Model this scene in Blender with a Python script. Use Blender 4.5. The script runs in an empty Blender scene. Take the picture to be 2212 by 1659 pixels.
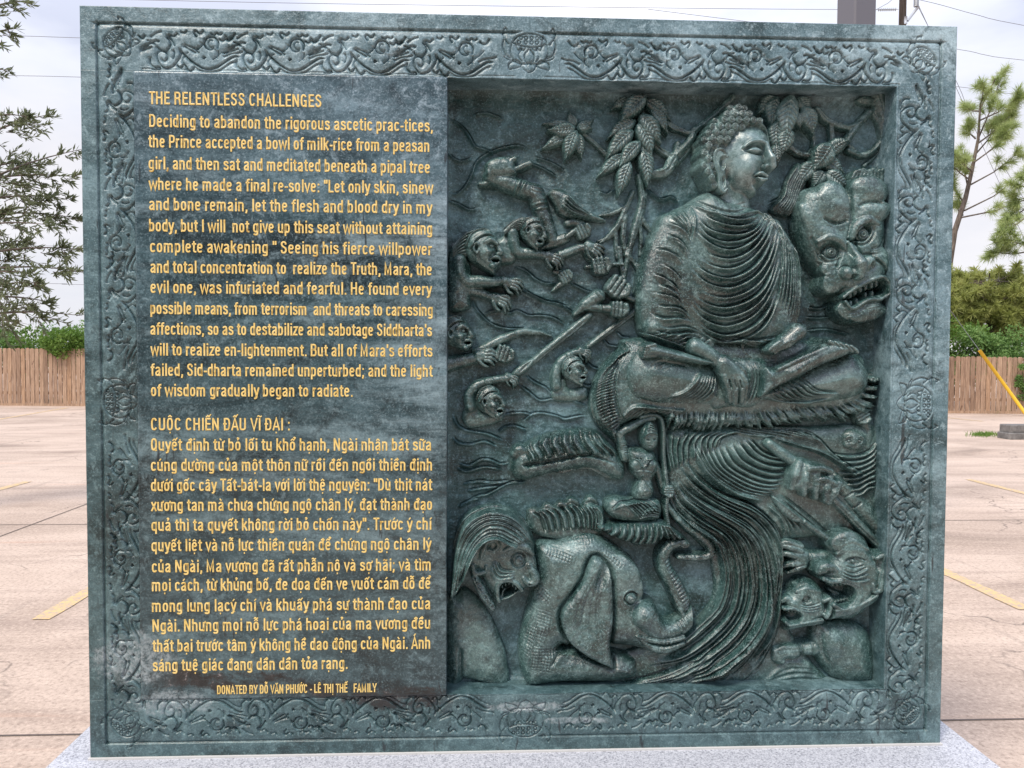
import bpy, math, random
import numpy as np
from mathutils import Vector

rad = math.radians
SC = bpy.context.scene
COL = SC.collection
rng = np.random.default_rng(7)
random.seed(7)

# ------------------------------------------------------------------ camera, sky, sun, exposure
CAM = np.array([1.04335596, -2.07130988, 1.53705537])
ROT = np.array([[0.99905805, -0.00465795, -0.043143], [0.00317653, 0.99940508, -0.03434246], [0.0432773, 0.03417307, 0.99847848]])
FOC, PW, PH = 1650.0, 2212.0, 1659.0
cam_d = bpy.data.cameras.new('camera')
cam = bpy.data.objects.new('camera', cam_d); COL.objects.link(cam)
cam_d.sensor_fit = 'HORIZONTAL'; cam_d.sensor_width = 36.0; cam_d.lens = 36.0 * FOC / PW
cam_d.clip_start = 0.05; cam_d.clip_end = 2000
def wv(d): return Vector((d[0], d[2], -d[1]))
from mathutils import Matrix
_r, _d, _f = wv(ROT[0]), wv(ROT[1]), wv(ROT[2])      # image right, image down, forward in world axes
cam.matrix_world = Matrix(((_r.x, -_d.x, -_f.x, CAM[0]), (_r.y, -_d.y, -_f.y, CAM[1]), (_r.z, -_d.z, -_f.z, CAM[2]), (0, 0, 0, 1)))
SC.camera = cam

SUN_EL, SUN_AZ = 54.0, 220.0         # high, behind the photographer and to the left, veiled by cloud
sun_d = bpy.data.lights.new('sun', 'SUN'); sun_d.energy = 3.0; sun_d.angle = rad(15); sun_d.color = (1.0, 0.91, 0.78)
sun = bpy.data.objects.new('sun', sun_d); COL.objects.link(sun)
sd_ = Vector((math.sin(rad(SUN_AZ)) * math.cos(rad(SUN_EL)), math.cos(rad(SUN_AZ)) * math.cos(rad(SUN_EL)), math.sin(rad(SUN_EL))))
sun.rotation_euler = sd_.to_track_quat('Z', 'Y').to_euler()

W = bpy.data.worlds.new('World'); SC.world = W; W.use_nodes = True
nt = W.node_tree; nt.nodes.clear()
def nd(tree, typ, **kw):
    n = tree.nodes.new(typ)
    for k, v in kw.items():
        if k in n.inputs.keys(): n.inputs[k].default_value = v
        else: setattr(n, k, v)
    return n
sky = nd(nt, 'ShaderNodeTexSky', sky_type='NISHITA', sun_disc=False, sun_elevation=rad(SUN_EL), sun_rotation=rad(SUN_AZ))
skys = nd(nt, 'ShaderNodeVectorMath', operation='SCALE'); skys.inputs['Scale'].default_value = 0.1
nt.links.new(sky.outputs[0], skys.inputs[0])
tcw = nd(nt, 'ShaderNodeTexCoord'); mpw = nd(nt, 'ShaderNodeMapping'); mpw.inputs['Scale'].default_value = (1.6, 1.6, 4.2); mpw.inputs['Location'].default_value = (0.7, 0.2, 0.4)
nt.links.new(tcw.outputs['Generated'], mpw.inputs[0])
nzw = nd(nt, 'ShaderNodeTexNoise'); nzw.inputs['Scale'].default_value = 1.5; nzw.inputs['Detail'].default_value = 6; nzw.inputs['Roughness'].default_value = 0.5
nt.links.new(mpw.outputs[0], nzw.inputs['Vector'])
rpw = nd(nt, 'ShaderNodeValToRGB')
rpw.color_ramp.elements[0].position = 0.36; rpw.color_ramp.elements[0].color = (0.60, 0.63, 0.76, 1)
rpw.color_ramp.elements[1].position = 0.62; rpw.color_ramp.elements[1].color = (0.97, 0.95, 0.99, 1)
e = rpw.color_ramp.elements.new(0.48); e.color = (0.80, 0.82, 0.91, 1)
sepc = nd(nt, 'ShaderNodeSeparateXYZ'); nt.links.new(tcw.outputs['Generated'], sepc.inputs[0])
mz = nd(nt, 'ShaderNodeMath', operation='MULTIPLY_ADD'); mz.inputs[1].default_value = -0.55; mz.inputs[2].default_value = 0.12; nt.links.new(sepc.outputs['Z'], mz.inputs[0])
ad = nd(nt, 'ShaderNodeMath', operation='ADD'); nt.links.new(nzw.outputs[0], ad.inputs[0]); nt.links.new(mz.outputs[0], ad.inputs[1])
nt.links.new(ad.outputs[0], rpw.inputs[0])
mxw = nd(nt, 'ShaderNodeMix', data_type='RGBA'); mxw.inputs[0].default_value = 0.90
nt.links.new(skys.outputs[0], mxw.inputs[6]); nt.links.new(rpw.outputs[0], mxw.inputs[7])
bgw = nd(nt, 'ShaderNodeBackground'); bgw.inputs['Strength'].default_value = 1.0
sep = nd(nt, 'ShaderNodeSeparateXYZ'); nt.links.new(tcw.outputs['Generated'], sep.inputs[0])      # an overcast sky grows brighter towards the zenith
mr = nd(nt, 'ShaderNodeMapRange'); mr.inputs['From Min'].default_value = 0.22; mr.inputs['From Max'].default_value = 1.0; mr.inputs['To Min'].default_value = 1.0; mr.inputs['To Max'].default_value = 2.7
nt.links.new(sep.outputs['Z'], mr.inputs['Value']); nt.links.new(mr.outputs[0], bgw.inputs['Strength'])
nt.links.new(mxw.outputs[2], bgw.inputs['Color'])
otw = nd(nt, 'ShaderNodeOutputWorld'); nt.links.new(bgw.outputs[0], otw.inputs[0])
vs = SC.view_settings; vs.view_transform = 'Standard'; vs.look = 'None'; vs.gamma = 1.0; vs.use_curve_mapping = False; vs.exposure = 0.05

# ------------------------------------------------------------------ sight lines: tracing-sheet pixel -> point on a real plane
def ray(u, v): 
    d = ROT.T @ np.array([(u - PW / 2) / FOC, (v - PH / 2) / FOC, 1.0]); return np.array([d[0], d[2], -d[1]])
def at(u, v, Y): d = ray(u, v); return CAM + d * (Y - CAM[1]) / d[1]
def on_ground(u, v, Z=0.0): d = ray(u, v); return CAM + d * (Z - CAM[2]) / d[2]

# ------------------------------------------------------------------ object helpers
def link(name, me, mat=None, parent=None):
    o = bpy.data.objects.new(name, me); COL.objects.link(o)
    if mat: me.materials.append(mat)
    if parent: o.parent = parent; o.matrix_parent_inverse = Matrix.Translation(-parent.location)
    return o
def tag(o, label=None, cat=None, group=None, kind=None):
    if label: o['label'] = label
    if cat: o['category'] = cat
    if group: o['group'] = group
    if kind: o['kind'] = kind
    return o
def empty(name, loc, label, cat, group=None):
    o = bpy.data.objects.new(name, None); COL.objects.link(o); o.location = loc; o.empty_display_size = 0.1
    return tag(o, label, cat, group)
class MB:
    """collects boxes, tubes and faces into one mesh"""
    def __init__(s): s.v = []; s.f = []; s.smooth = []
    def add(s, vs_, fs, sm=False):
        b = len(s.v); s.v += [tuple(map(float, p)) for p in vs_]
        for f in fs: s.f.append(tuple(i + b for i in f)); s.smooth.append(sm)
    def box(s, x0, x1, y0, y1, z0, z1):
        s.add([(x0,y0,z0),(x1,y0,z0),(x1,y1,z0),(x0,y1,z0),(x0,y0,z1),(x1,y0,z1),(x1,y1,z1),(x0,y1,z1)],
              [(0,3,2,1),(4,5,6,7),(0,1,5,4),(1,2,6,5),(2,3,7,6),(3,0,4,7)])
    def bevbox(s, x0, x1, y0, y1, z0, z1, b):
        """box whose upper and vertical edges are eased"""
        ring = lambda i, z: [(x0+i,y0+b,z),(x0+b,y0+i,z),(x1-b,y0+i,z),(x1-i,y0+b,z),(x1-i,y1-b,z),(x1-b,y1-i,z),(x0+b,y1-i,z),(x0+i,y1-b,z)]
        vs_ = ring(0, z0) + ring(0, z1 - b) + ring(b * .7, z1)
        fs = [tuple(range(16, 24)), tuple(range(7, -1, -1))]
        for r in range(2):
            for i in range(8): fs.append((r*8+i, r*8+(i+1)%8, r*8+8+(i+1)%8, r*8+8+i))
        s.add(vs_, fs)
    def tube(s, pts, rs, n=8, cap=True):
        pts = [Vector(p) for p in pts]
        if not hasattr(rs, '__len__'): rs = [rs] * len(pts)
        vs_ = []; fs = []; ref = None
        for i, p in enumerate(pts):
            d = (pts[min(i+1, len(pts)-1)] - pts[max(i-1, 0)]).normalized()
            if ref is None: ref = Vector((0, 0, 1)) if abs(d.z) < .9 else Vector((1, 0, 0))
            a = d.cross(ref).normalized(); b = d.cross(a).normalized(); ref = -b.cross(d).cross(d) if False else ref
            for k in range(n):
                t = 2 * math.pi * k / n; vs_.append(p + (a * math.cos(t) + b * math.sin(t)) * rs[i])
        for i in range(len(pts) - 1):
            for k in range(n): fs.append((i*n+k, i*n+(k+1)%n, (i+1)*n+(k+1)%n, (i+1)*n+k))
        if cap: fs.append(tuple(range(n))); fs.append(tuple(range((len(pts)-1)*n+n-1, (len(pts)-1)*n-1, -1)))
        s.add(vs_, fs, True)
    def build(s, name, mat, parent=None):
        me = bpy.data.meshes.new(name); me.from_pydata(s.v, [], s.f); me.validate()
        if len(me.polygons) == len(s.smooth): me.polygons.foreach_set('use_smooth', s.smooth)
        me.update(); return link(name, me, mat, parent)

# ------------------------------------------------------------------ materials
def principled(name):
    m = bpy.data.materials.new(name); m.use_nodes = True
    return m, m.node_tree, m.node_tree.nodes['Principled BSDF']
def ramp(t, stops, src):
    r = t.nodes.new('ShaderNodeValToRGB'); el = r.color_ramp.elements
    while len(el) > 1: el.remove(el[-1])
    for i, (p, c) in enumerate(stops):
        e = el[0] if i == 0 else el.new(p)
        e.position = p; e.color = (*c, 1) if len(c) == 3 else c
    t.links.new(src, r.inputs[0]); return r
def noise(t, vec, scale, detail=4, rough=.55, dist=0.0):
    n = t.nodes.new('ShaderNodeTexNoise'); n.inputs['Scale'].default_value = scale; n.inputs['Detail'].default_value = detail
    n.inputs['Roughness'].default_value = rough; n.inputs['Distortion'].default_value = dist
    t.links.new(vec, n.inputs['Vector']); return n.outputs[0]
def mapping(t, vec, scale=(1,1,1), rot=(0,0,0), loc=(0,0,0)):
    m = t.nodes.new('ShaderNodeMapping'); m.inputs['Scale'].default_value = scale; m.inputs['Rotation'].default_value = rot; m.inputs['Location'].default_value = loc
    t.links.new(vec, m.inputs[0]); return m.outputs[0]
def mix(t, fac, a, b, mode='MIX'):
    m = t.nodes.new('ShaderNodeMix'); m.data_type = 'RGBA'; m.blend_type = mode; m.clamp_factor = True
    for i, x in ((0, fac), (6, a), (7, b)):
        if hasattr(x, 'is_linked') or hasattr(x, 'links'): t.links.new(x, m.inputs[i])
        elif i == 0: m.inputs[0].default_value = x
        else: m.inputs[i].default_value = (*x, 1)
    return m.outputs[2]
def math_(t, op, a, b=None):
    m = t.nodes.new('ShaderNodeMath'); m.operation = op
    for i, x in ((0, a), (1, b)):
        if x is None: continue
        if isinstance(x, (int, float)): m.inputs[i].default_value = x
        else: t.links.new(x, m.inputs[i])
    return m.outputs[0]
def bump(t, bsdf, h, strength=.3, dist=.01):
    b = t.nodes.new('ShaderNodeBump'); b.inputs['Strength'].default_value = strength; b.inputs['Distance'].default_value = dist
    t.links.new(h, b.inputs['Height']); t.links.new(b.outputs[0], bsdf.inputs['Normal'])
def world_pos(t): return t.nodes.new('ShaderNodeNewGeometry').outputs['Position']

def stone(name, dark, mid, light, pale, rough=(.25, .45), streak=0.0, pale_amt=.5, fleck=.5, mot=.5, seed=0.0, grain=.25, spec=.5, seam=False, coat=0., reflect_grad=False):
    m, t, b = principled(name); p = world_pos(t)
    p0 = mapping(t, p, loc=(seed, seed * .7, seed * 1.3))
    pw = mapping(t, p0, scale=(1 - .55 * streak, 1, 1 + 1.2 * streak), rot=(0, rad(12) * streak, 0))
    n1 = noise(t, pw, 3.4, 10, .70, .7)
    c = ramp(t, [(.36, dark), (.46, mid), (.56, tuple(.55 * a + .45 * b_ for a, b_ in zip(mid, light))), (.66, light)], n1).outputs[0]
    n2 = noise(t, pw, 1.9, 12, .74, .5)                                            # cloudy pale patches
    c = mix(t, math_(t, 'MULTIPLY', ramp(t, [(.51, (0, 0, 0)), (.66, (1, 1, 1))], n2).outputs[0], pale_amt), c, pale)
    n5 = noise(t, mapping(t, p0, loc=(4, 2, 7)), 6.5, 10, .74, 1.0)                # dark green blotches
    c = mix(t, math_(t, 'MULTIPLY', ramp(t, [(.52, (0, 0, 0)), (.62, (1, 1, 1))], n5).outputs[0], .75), c, dark)
    n6 = noise(t, mapping(t, p0, loc=(1, 8, 3)), 34, 7, .8, .4)                   # freckled mottling
    c = mix(t, math_(t, 'MULTIPLY', ramp(t, [(.53, (0, 0, 0)), (.66, (1, 1, 1))], n6).outputs[0], mot), c, pale)
    c = mix(t, math_(t, 'MULTIPLY', ramp(t, [(.36, (1, 1, 1)), (.47, (0, 0, 0))], n6).outputs[0], mot), c, dark)
    v = noise(t, mapping(t, p0, rot=(.4, .6, .3)), 4.0, 6, .6, .6)              # thin pale veins
    vf = ramp(t, [(.488, (0, 0, 0)), (.5, (1, 1, 1)), (.512, (0, 0, 0))], v).outputs[0]
    c = mix(t, math_(t, 'MULTIPLY', vf, .12), c, pale)
    n3 = noise(t, p0, 190, 4, .8)                                               # crystals
    c = mix(t, math_(t, 'MULTIPLY', ramp(t, [(.55, (0, 0, 0)), (.66, (1, 1, 1))], n3).outputs[0], fleck), c, pale)
    c = mix(t, math_(t, 'MULTIPLY', ramp(t, [(.34, (1, 1, 1)), (.45, (0, 0, 0))], n3).outputs[0], fleck), c, dark)
    s = noise(t, mapping(t, p0, scale=(18, 18, 150), rot=(0, rad(38), 0)), 1.0, 3, .6)   # chisel and polishing strokes
    c = mix(t, math_(t, 'MULTIPLY', ramp(t, [(.58, (0, 0, 0)), (.70, (1, 1, 1))], s).outputs[0], .25), c, light)
    if reflect_grad:                                                                      # painted reflection: noisy colour gradient, darker lower left, paler upper right
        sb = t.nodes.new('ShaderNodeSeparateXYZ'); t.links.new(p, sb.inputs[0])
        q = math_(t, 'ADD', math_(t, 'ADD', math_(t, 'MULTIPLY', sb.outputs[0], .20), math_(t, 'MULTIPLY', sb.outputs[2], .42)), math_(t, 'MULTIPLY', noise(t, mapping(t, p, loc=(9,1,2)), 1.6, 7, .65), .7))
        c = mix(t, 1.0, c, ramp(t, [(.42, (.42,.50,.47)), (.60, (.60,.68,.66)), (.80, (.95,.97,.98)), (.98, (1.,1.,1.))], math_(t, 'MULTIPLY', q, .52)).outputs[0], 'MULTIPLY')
    if seam:                                                                     # rusty seam, mineral bloom and dark hairline veins
        sx = t.nodes.new('ShaderNodeSeparateXYZ'); t.links.new(p, sx.inputs[0]); X, Z = sx.outputs[0], sx.outputs[2]
        n7 = noise(t, p, 70, 6, .8)
        wob = math_(t, 'MULTIPLY', math_(t, 'SUBTRACT', noise(t, p, 7, 8, .7), .5), .16)
        ln = math_(t, 'ADD', math_(t, 'SUBTRACT', Z, math_(t, 'ADD', math_(t, 'MULTIPLY', X, -.105), .690)), wob)
        bd = ramp(t, [(.0, (1,1,1)), (.020, (1,1,1)), (.032, (0,0,0))], math_(t, 'ABSOLUTE', ln)).outputs[0]
        ends = ramp(t, [(.14, (0,0,0)), (.24, (1,1,1)), (.92, (1,1,1)), (.99, (0,0,0))], X).outputs[0]
        bd = math_(t, 'MULTIPLY', math_(t, 'MULTIPLY', bd, ends), ramp(t, [(.42, (0,0,0)), (.52, (1,1,1))], noise(t, mapping(t, p, scale=(1,1,2), loc=(2,0,5)), 6, 8, .75)).outputs[0])
        rust = ramp(t, [(.45, (.007,.009,.009)), (.60, (.026,.024,.023)), (.67, (.36,.32,.31))], noise(t, p, 22, 6, .7)).outputs[0]
        c = mix(t, bd, c, rust)
        for (cx_, cz_, rx_, rz_) in ((.12,.72,.16,.10),(.22,.60,.16,.05),(1.18,.575,.16,.022),(1.32,.535,.16,.014),(1.98,.93,.02,.16)):
            mp = mapping(t, p, scale=(1/rx_, 0, 1/rz_), loc=(-cx_/rx_, 0, -cz_/rz_))
            ln_ = t.nodes.new('ShaderNodeVectorMath'); ln_.operation = 'LENGTH'; t.links.new(mp, ln_.inputs[0])
            k = math_(t, 'SUBTRACT', math_(t, 'ADD', noise(t, mapping(t, p, scale=(1,1,1.6)), 17, 10, .82), .42), math_(t, 'MULTIPLY', ln_.outputs['Value'], .5))
            c = mix(t, math_(t, 'MULTIPLY', ramp(t, [(.55, (0,0,0)), (.68, (1,1,1))], k).outputs[0], ramp(t, [(.42, (.05,.05,.05)), (.58, (.75,.75,.75))], n7).outputs[0]), c, (.34,.39,.40))
        hv = noise(t, mapping(t, p, scale=(30, 30, 4.5), rot=(0, rad(-14), 0)), 1.0, 4, .6, 1.2)
        c = mix(t, math_(t, 'MULTIPLY', ramp(t, [(.30, (1,1,1)), (.345, (0,0,0))], hv).outputs[0], .8), c, (.010,.014,.016))
    t.links.new(c, b.inputs['Base Color'])
    r = ramp(t, [(.3, (rough[0],) * 3), (.7, (rough[1],) * 3)], noise(t, pw, 7, 6, .65)).outputs[0]
    t.links.new(r, b.inputs['Roughness']); b.inputs['Specular IOR Level'].default_value = spec; b.inputs['Coat Weight'].default_value = coat; b.inputs['Coat Roughness'].default_value = .22
    h = math_(t, 'ADD', math_(t, 'MULTIPLY', n3, .8), noise(t, p0, 45, 5, .65)); h = math_(t, 'ADD', h, math_(t, 'MULTIPLY', s, .4))
    bump(t, b, h, grain, .007)
    return m
M = {}
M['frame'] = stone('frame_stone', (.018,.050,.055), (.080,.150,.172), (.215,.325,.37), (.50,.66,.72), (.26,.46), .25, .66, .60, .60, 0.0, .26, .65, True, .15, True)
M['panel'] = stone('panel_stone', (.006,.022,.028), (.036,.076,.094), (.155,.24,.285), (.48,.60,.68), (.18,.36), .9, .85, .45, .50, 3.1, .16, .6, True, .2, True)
M['relief'] = stone('relief_stone', (.003,.017,.015), (.018,.054,.050), (.075,.152,.146), (.32,.49,.48), (.18,.32), 0.1, .42, .50, .48, 5.7, .36, .8, False, .4)
M['face'] = stone('polished_stone', (.025,.062,.060), (.075,.145,.145), (.17,.265,.265), (.42,.56,.56), (.20,.34), 0.1, .5, .40, .45, 2.2, .18, .8, False, .35)
M['back'] = stone('backdrop_stone', (.003,.020,.019), (.018,.062,.063), (.080,.170,.185), (.28,.46,.52), (.26,.42), 0.3, .62, .45, .46, 8.2, .45, .55, False, .1)

# ------------------------------------------------------------------ relief carving kit (heights in panel units, 1 unit = 1.23 mm)
UN = 2.0 / 1628.0; ZT = 2.45; PLINTH_Z = 0.45; RECESS = 0.102
RS0, RT0, RS1, RT1 = 778.5, 134.7, 1778.0, 1496.7            # the recess in panel units (right, down)
SW, ST = 2.35 / UN, 1628.0
HS = 1.28                                                   # depth of cut relative to the drawing
REF = 0.0                                                  # height above the recess floor at which an outline was traced
def panel(P, depth=None):
    P = np.atleast_2d(np.asarray(P, float)); Y = RECESS - REF * UN * HS if depth is None else depth
    d = np.stack([(P[:,0] - PW/2)/FOC, (P[:,1] - PH/2)/FOC, np.ones(len(P))], 1) @ ROT
    k = (Y - CAM[1]) / d[:,2]
    X = CAM[0] + d[:,0]*k; Z = CAM[2] - d[:,1]*k
    return np.stack([X/UN, (ZT - Z)/UN], 1)
class Sheet:
    """a tracing sheet: an enlarged piece of the picture with its own pixel grid"""
    def __init__(s, u0, v0, k): s.u0, s.v0, s.k = u0, v0, k
    def __call__(s, *pts, depth=None):
        P = np.asarray(pts, float); return panel(P * s.k + np.array([s.u0, s.v0]), depth)
    def len(s, x): return x * s.k * (RECESS - CAM[1]) / FOC / UN
S1 = Sheet(958.5, 156.7, .30556); S2 = Sheet(1373.3, 156.7, .35556); S3 = Sheet(958.5, 626.7, .30556)
S4 = Sheet(1262.7, 691.3, .31667); S5 = Sheet(958.5, 1050.7, .27775); S6 = Sheet(1437.8, 921.7, .35545)
S0 = Sheet(0, 0, 1)

def spl(P, n=5, closed=False):
    P = np.asarray(P, float); N = len(P)
    if N < 3 and not closed: return np.stack([P[0] + (P[-1]-P[0])*t for t in np.linspace(0, 1, n+1)])
    Q = np.concatenate([P[-1:], P, P[:2]]) if closed else np.concatenate([2*P[:1]-P[1:2], P, 2*P[-1:]-P[-2:-1]])
    out = []; t = np.arange(n)[:,None]/n
    for i in range(N if closed else N-1):
        a, b, c, d = Q[i:i+4]
        out.append(.5*(2*b + (c-a)*t + (2*a-5*b+4*c-d)*t**2 + (3*b-a-3*c+d)*t**3))
    if not closed: out.append(P[-1:])
    return np.concatenate(out)
def resample(P, m):
    P = np.asarray(P, float); L = np.r_[0, np.cumsum(np.hypot(*np.diff(P, axis=0).T))]
    x = np.linspace(0, L[-1], m); return np.stack([np.interp(x, L, P[:,0]), np.interp(x, L, P[:,1])], 1)
def family(curves, n, m=14):
    """n curves spread evenly through a few key curves"""
    K = np.stack([resample(spl(c), m) for c in curves]); out = []
    for x in np.linspace(0, len(K)-1, n):
        i = min(int(x), len(K)-2); f = x - i
        a, b, c, d = K[max(i-1,0)], K[i], K[i+1], K[min(i+2, len(K)-1)]
        out.append(.5*(2*b + (c-a)*f + (2*a-5*b+4*c-d)*f**2 + (3*b-a-3*c+d)*f**3))
    return out
def trim(c, a, b):
    n = len(c); return c[int(a*(n-1)):int(math.ceil(b*(n-1)))+1]
def spiral(c, r0, r1, turns, a0, n=26, sgn=1):
    t = np.linspace(0, 1, n); r = r0 + (r1-r0)*t; a = a0 + sgn*turns*2*math.pi*t
    return np.stack([c[0] + r*np.cos(a), c[1] + r*np.sin(a)], 1)
_ng = {}
def vnoise(S, T, scale, seed=0, octs=4):
    out = np.zeros_like(S); amp = 1.0
    for o in range(octs):
        G = _ng.setdefault((seed, o), np.random.default_rng(seed*31+o).random((64, 64)) * 2 - 1)
        x = S/scale*2**o; y = T/scale*2**o
        i = np.floor(x).astype(int); j = np.floor(y).astype(int); fx = x-i; fy = y-j
        fx = fx*fx*(3-2*fx); fy = fy*fy*(3-2*fy)
        g = lambda a, b: G[a & 63, b & 63]
        out += amp*((g(i,j)*(1-fx)+g(i+1,j)*fx)*(1-fy) + (g(i,j+1)*(1-fx)+g(i+1,j+1)*fx)*fy); amp *= .5
    return out

LOW = -40.0
class Relief:
    def __init__(s, s0, t0, s1, t1, res=1.5, fill=LOW):
        ns = int(math.ceil((s1-s0)/res))+1; nt_ = int(math.ceil((t1-t0)/res))+1
        s.s = np.linspace(s0, s1, ns); s.t = np.linspace(t0, t1, nt_); s.res = res
        s.S, s.T = np.meshgrid(s.s, s.t); s.H = np.full_like(s.S, fill)
    @classmethod
    def around(cls, P, pad=24, res=1.5):
        P = np.concatenate([np.atleast_2d(p) for p in P]) if isinstance(P, list) else P
        lo = P.min(0)-pad; hi = P.max(0)+pad
        return cls(lo[0], lo[1], hi[0], hi[1], res)
    def win(s, P, pad):
        i0, i1 = np.searchsorted(s.s, [P[:,0].min()-pad, P[:,0].max()+pad]); j0, j1 = np.searchsorted(s.t, [P[:,1].min()-pad, P[:,1].max()+pad])
        if i1 <= i0 or j1 <= j0: return None
        return (slice(j0, j1), slice(i0, i1))
    def sdist(s, w, P, closed):
        S = s.S[w]; T = s.T[w]; best = np.full(S.shape, 1e18); par = np.zeros(S.shape); sg = np.ones(S.shape); ins = np.zeros(S.shape, bool)
        n = len(P); segs = [(P[i], P[(i+1) % n]) for i in range(n if closed else n-1)]
        L = np.array([np.hypot(*(b-a)) for a, b in segs]); cum = np.r_[0, np.cumsum(L)]; tot = max(cum[-1], 1e-9)
        for k, (a, b) in enumerate(segs):
            dx, dy = b-a; l2 = dx*dx+dy*dy
            if l2 < 1e-12: continue
            px = S-a[0]; py = T-a[1]; q = np.clip((px*dx+py*dy)/l2, 0, 1)
            ex = px-q*dx; ey = py-q*dy; d2 = ex*ex+ey*ey; m = d2 < best
            best = np.where(m, d2, best)
            if closed:
                if dy != 0: ins ^= ((a[1] > T) != (b[1] > T)) & (S < (T-a[1])*dx/dy + a[0])
            else:
                par = np.where(m, (cum[k]+q*L[k])/tot, par); sg = np.where(m, np.sign(dx*py-dy*px), sg)
        d = np.sqrt(best)
        return np.where(ins, d, -d) if closed else (d, par, sg)
    def put(s, w, z, k=0.0):
        h = s.H[w]
        if k > 0:
            q = np.clip(.5+.5*(z-h)/k, 0, 1); s.H[w] = h*(1-q)+z*q + k*q*(1-q)
        else: s.H[w] = np.maximum(h, z)
    # --- shapes
    def blob(s, P, h, r, base=0., k=0., p=.5, n=4, smooth=True, steep=9.):
        P = spl(P, n, True) if smooth else np.asarray(P, float)
        w = s.win(P, 26)
        if w is None: return
        d = s.sdist(w, P, True); t = np.clip(d/r, 0, 1); z = base + h*(1-(1-t)**2)**p
        s.put(w, np.where(d < 0, base+d*steep, z), k)
    def dome(s, c, rx, ry, h, base=0., rot=0., k=0., steep=9.):
        R = max(rx, ry); w = s.win(np.array([c]), R+24)
        if w is None: return
        x = s.S[w]-c[0]; y = s.T[w]-c[1]; a = rad(rot); X = x*math.cos(a)+y*math.sin(a); Y = -x*math.sin(a)+y*math.cos(a)
        q = np.sqrt((X/rx)**2+(Y/ry)**2)
        z = base + np.where(q < 1, h*np.sqrt(np.maximum(0, 1-q*q)), -(q-1)*min(rx, ry)*steep); s.put(w, z, k)
    def push(s, c, rx, ry, h, rot=0., p=1.5):
        R = max(rx, ry); w = s.win(np.array([c]), R)
        if w is None: return
        x = s.S[w]-c[0]; y = s.T[w]-c[1]; a = rad(rot); X = x*math.cos(a)+y*math.sin(a); Y = -x*math.sin(a)+y*math.cos(a)
        s.H[w] += h*np.maximum(0, 1-(X/rx)**2-(Y/ry)**2)**p
    def tube(s, P, r, base=0., asp=1., k=0., n=5, steep=9.):
        r = np.atleast_1d(np.asarray(r, float)); base = np.atleast_1d(np.asarray(base, float))
        Q = spl(P, n); w = s.win(Q, r.max()+22)
        if w is None: return
        d, t, _ = s.sdist(w, Q, False)
        R = np.interp(t, np.linspace(0, 1, len(r)), r) if len(r) > 1 else r[0]
        B = np.interp(t, np.linspace(0, 1, len(base)), base) if len(base) > 1 else base[0]
        s.put(w, np.where(d < R, B+asp*np.sqrt(np.maximum(0, R*R-d*d)), B-(d-R)*steep), k)
    def line(s, P, w_, a, taper=.15, n=4):
        Q = spl(P, n); w = s.win(Q, w_*3)
        if w is None: return
        d, t, _ = s.sdist(w, Q, False); f = np.clip(np.minimum(t, 1-t)/taper, 0, 1) if taper > 0 else 1.
        f = f*f*(3-2*f) if taper > 0 else 1.
        s.H[w] += a*f*np.exp(-(d/w_)**2)
    def fold(s, P, w_, a, side=1, taper=.2, n=4):
        a *= 1.45
        """a cloth fold: round on one side, undercut on the other"""
        Q = spl(P, n); w = s.win(Q, w_*4)
        if w is None: return
        d, t, sg = s.sdist(w, Q, False); x = d*sg*side; f = np.clip(np.minimum(t, 1-t)/taper, 0, 1); f = f*f*(3-2*f)
        z = np.where(x > 0, np.exp(-(x/(1.7*w_))**2), np.exp(-(x/(.55*w_))**2)) - .75*np.exp(-((x+1.1*w_)/(.5*w_))**2)
        s.H[w] += a*f*z
    def step(s, P, w_, a, side=1, taper=.08, n=6):
        """an incised edge: drops sharply on one side and rises slowly back to the surface"""
        Q = spl(P, n); w = s.win(Q, w_*7)
        if w is None: return
        d, t, sg = s.sdist(w, Q, False); x = d*sg*side; f = np.clip(np.minimum(t, 1-t)/max(taper, 1e-6), 0, 1) if taper > 0 else 1.
        z = np.where(x > 0, np.exp(-(x/(w_*2.0))), np.exp(-(x/(.45*w_))**2))
        s.H[w] -= a*f*z
    def ring(s, c, r, w_, a, ry=None, rot=0.):
        t = np.linspace(0, 2*math.pi, 25); ry = ry or r; x = r*np.cos(t); y = ry*np.sin(t); q = rad(rot)
        s.line(np.stack([c[0]+x*math.cos(q)-y*math.sin(q), c[1]+x*math.sin(q)+y*math.cos(q)], 1), w_, a, 0, 1)
    def pit(s, P, depth, r, n=4):
        P = spl(P, n, True); w = s.win(P, 2)
        if w is None: return
        d = s.sdist(w, P, True); t = np.clip(d/r, 0, 1); s.H[w] -= depth*(t*t*(3-2*t))
    def flatten(s, c, r):
        d = np.hypot(s.S-c[0], s.T-c[1]); q = np.clip((d-r)/8., 0, 1); s.H *= q*q*(3-2*q)
    def rough(s, a, scale, seed=1, octs=4): s.H += a*vnoise(s.S, s.T, scale, seed, octs)
    # --- to mesh
    def mesh(s, name, mat, parent, cut=-5., skirt=None, base_y=RECESS, label=None):
        H = np.maximum(s.H, cut-6.) if skirt is None else s.H
        keep = H > cut
        q = keep[:-1,:-1] | keep[1:,:-1] | keep[:-1,1:] | keep[1:,1:]
        if skirt is not None: q[:] = True
        nt_, ns = H.shape
        idx = np.arange(nt_*ns).reshape(nt_, ns)
        F = np.stack([idx[:-1,:-1][q], idx[1:,:-1][q], idx[1:,1:][q], idx[:-1,1:][q]], 1)
        co = np.stack([s.S*UN, base_y - H*UN*(HS if skirt is None else 1.), ZT - s.T*UN], -1).reshape(-1, 3)
        used = np.zeros(nt_*ns, bool); used[F.ravel()] = True
        remap = np.cumsum(used)-1; co = co[used]; F = remap[F]
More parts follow.
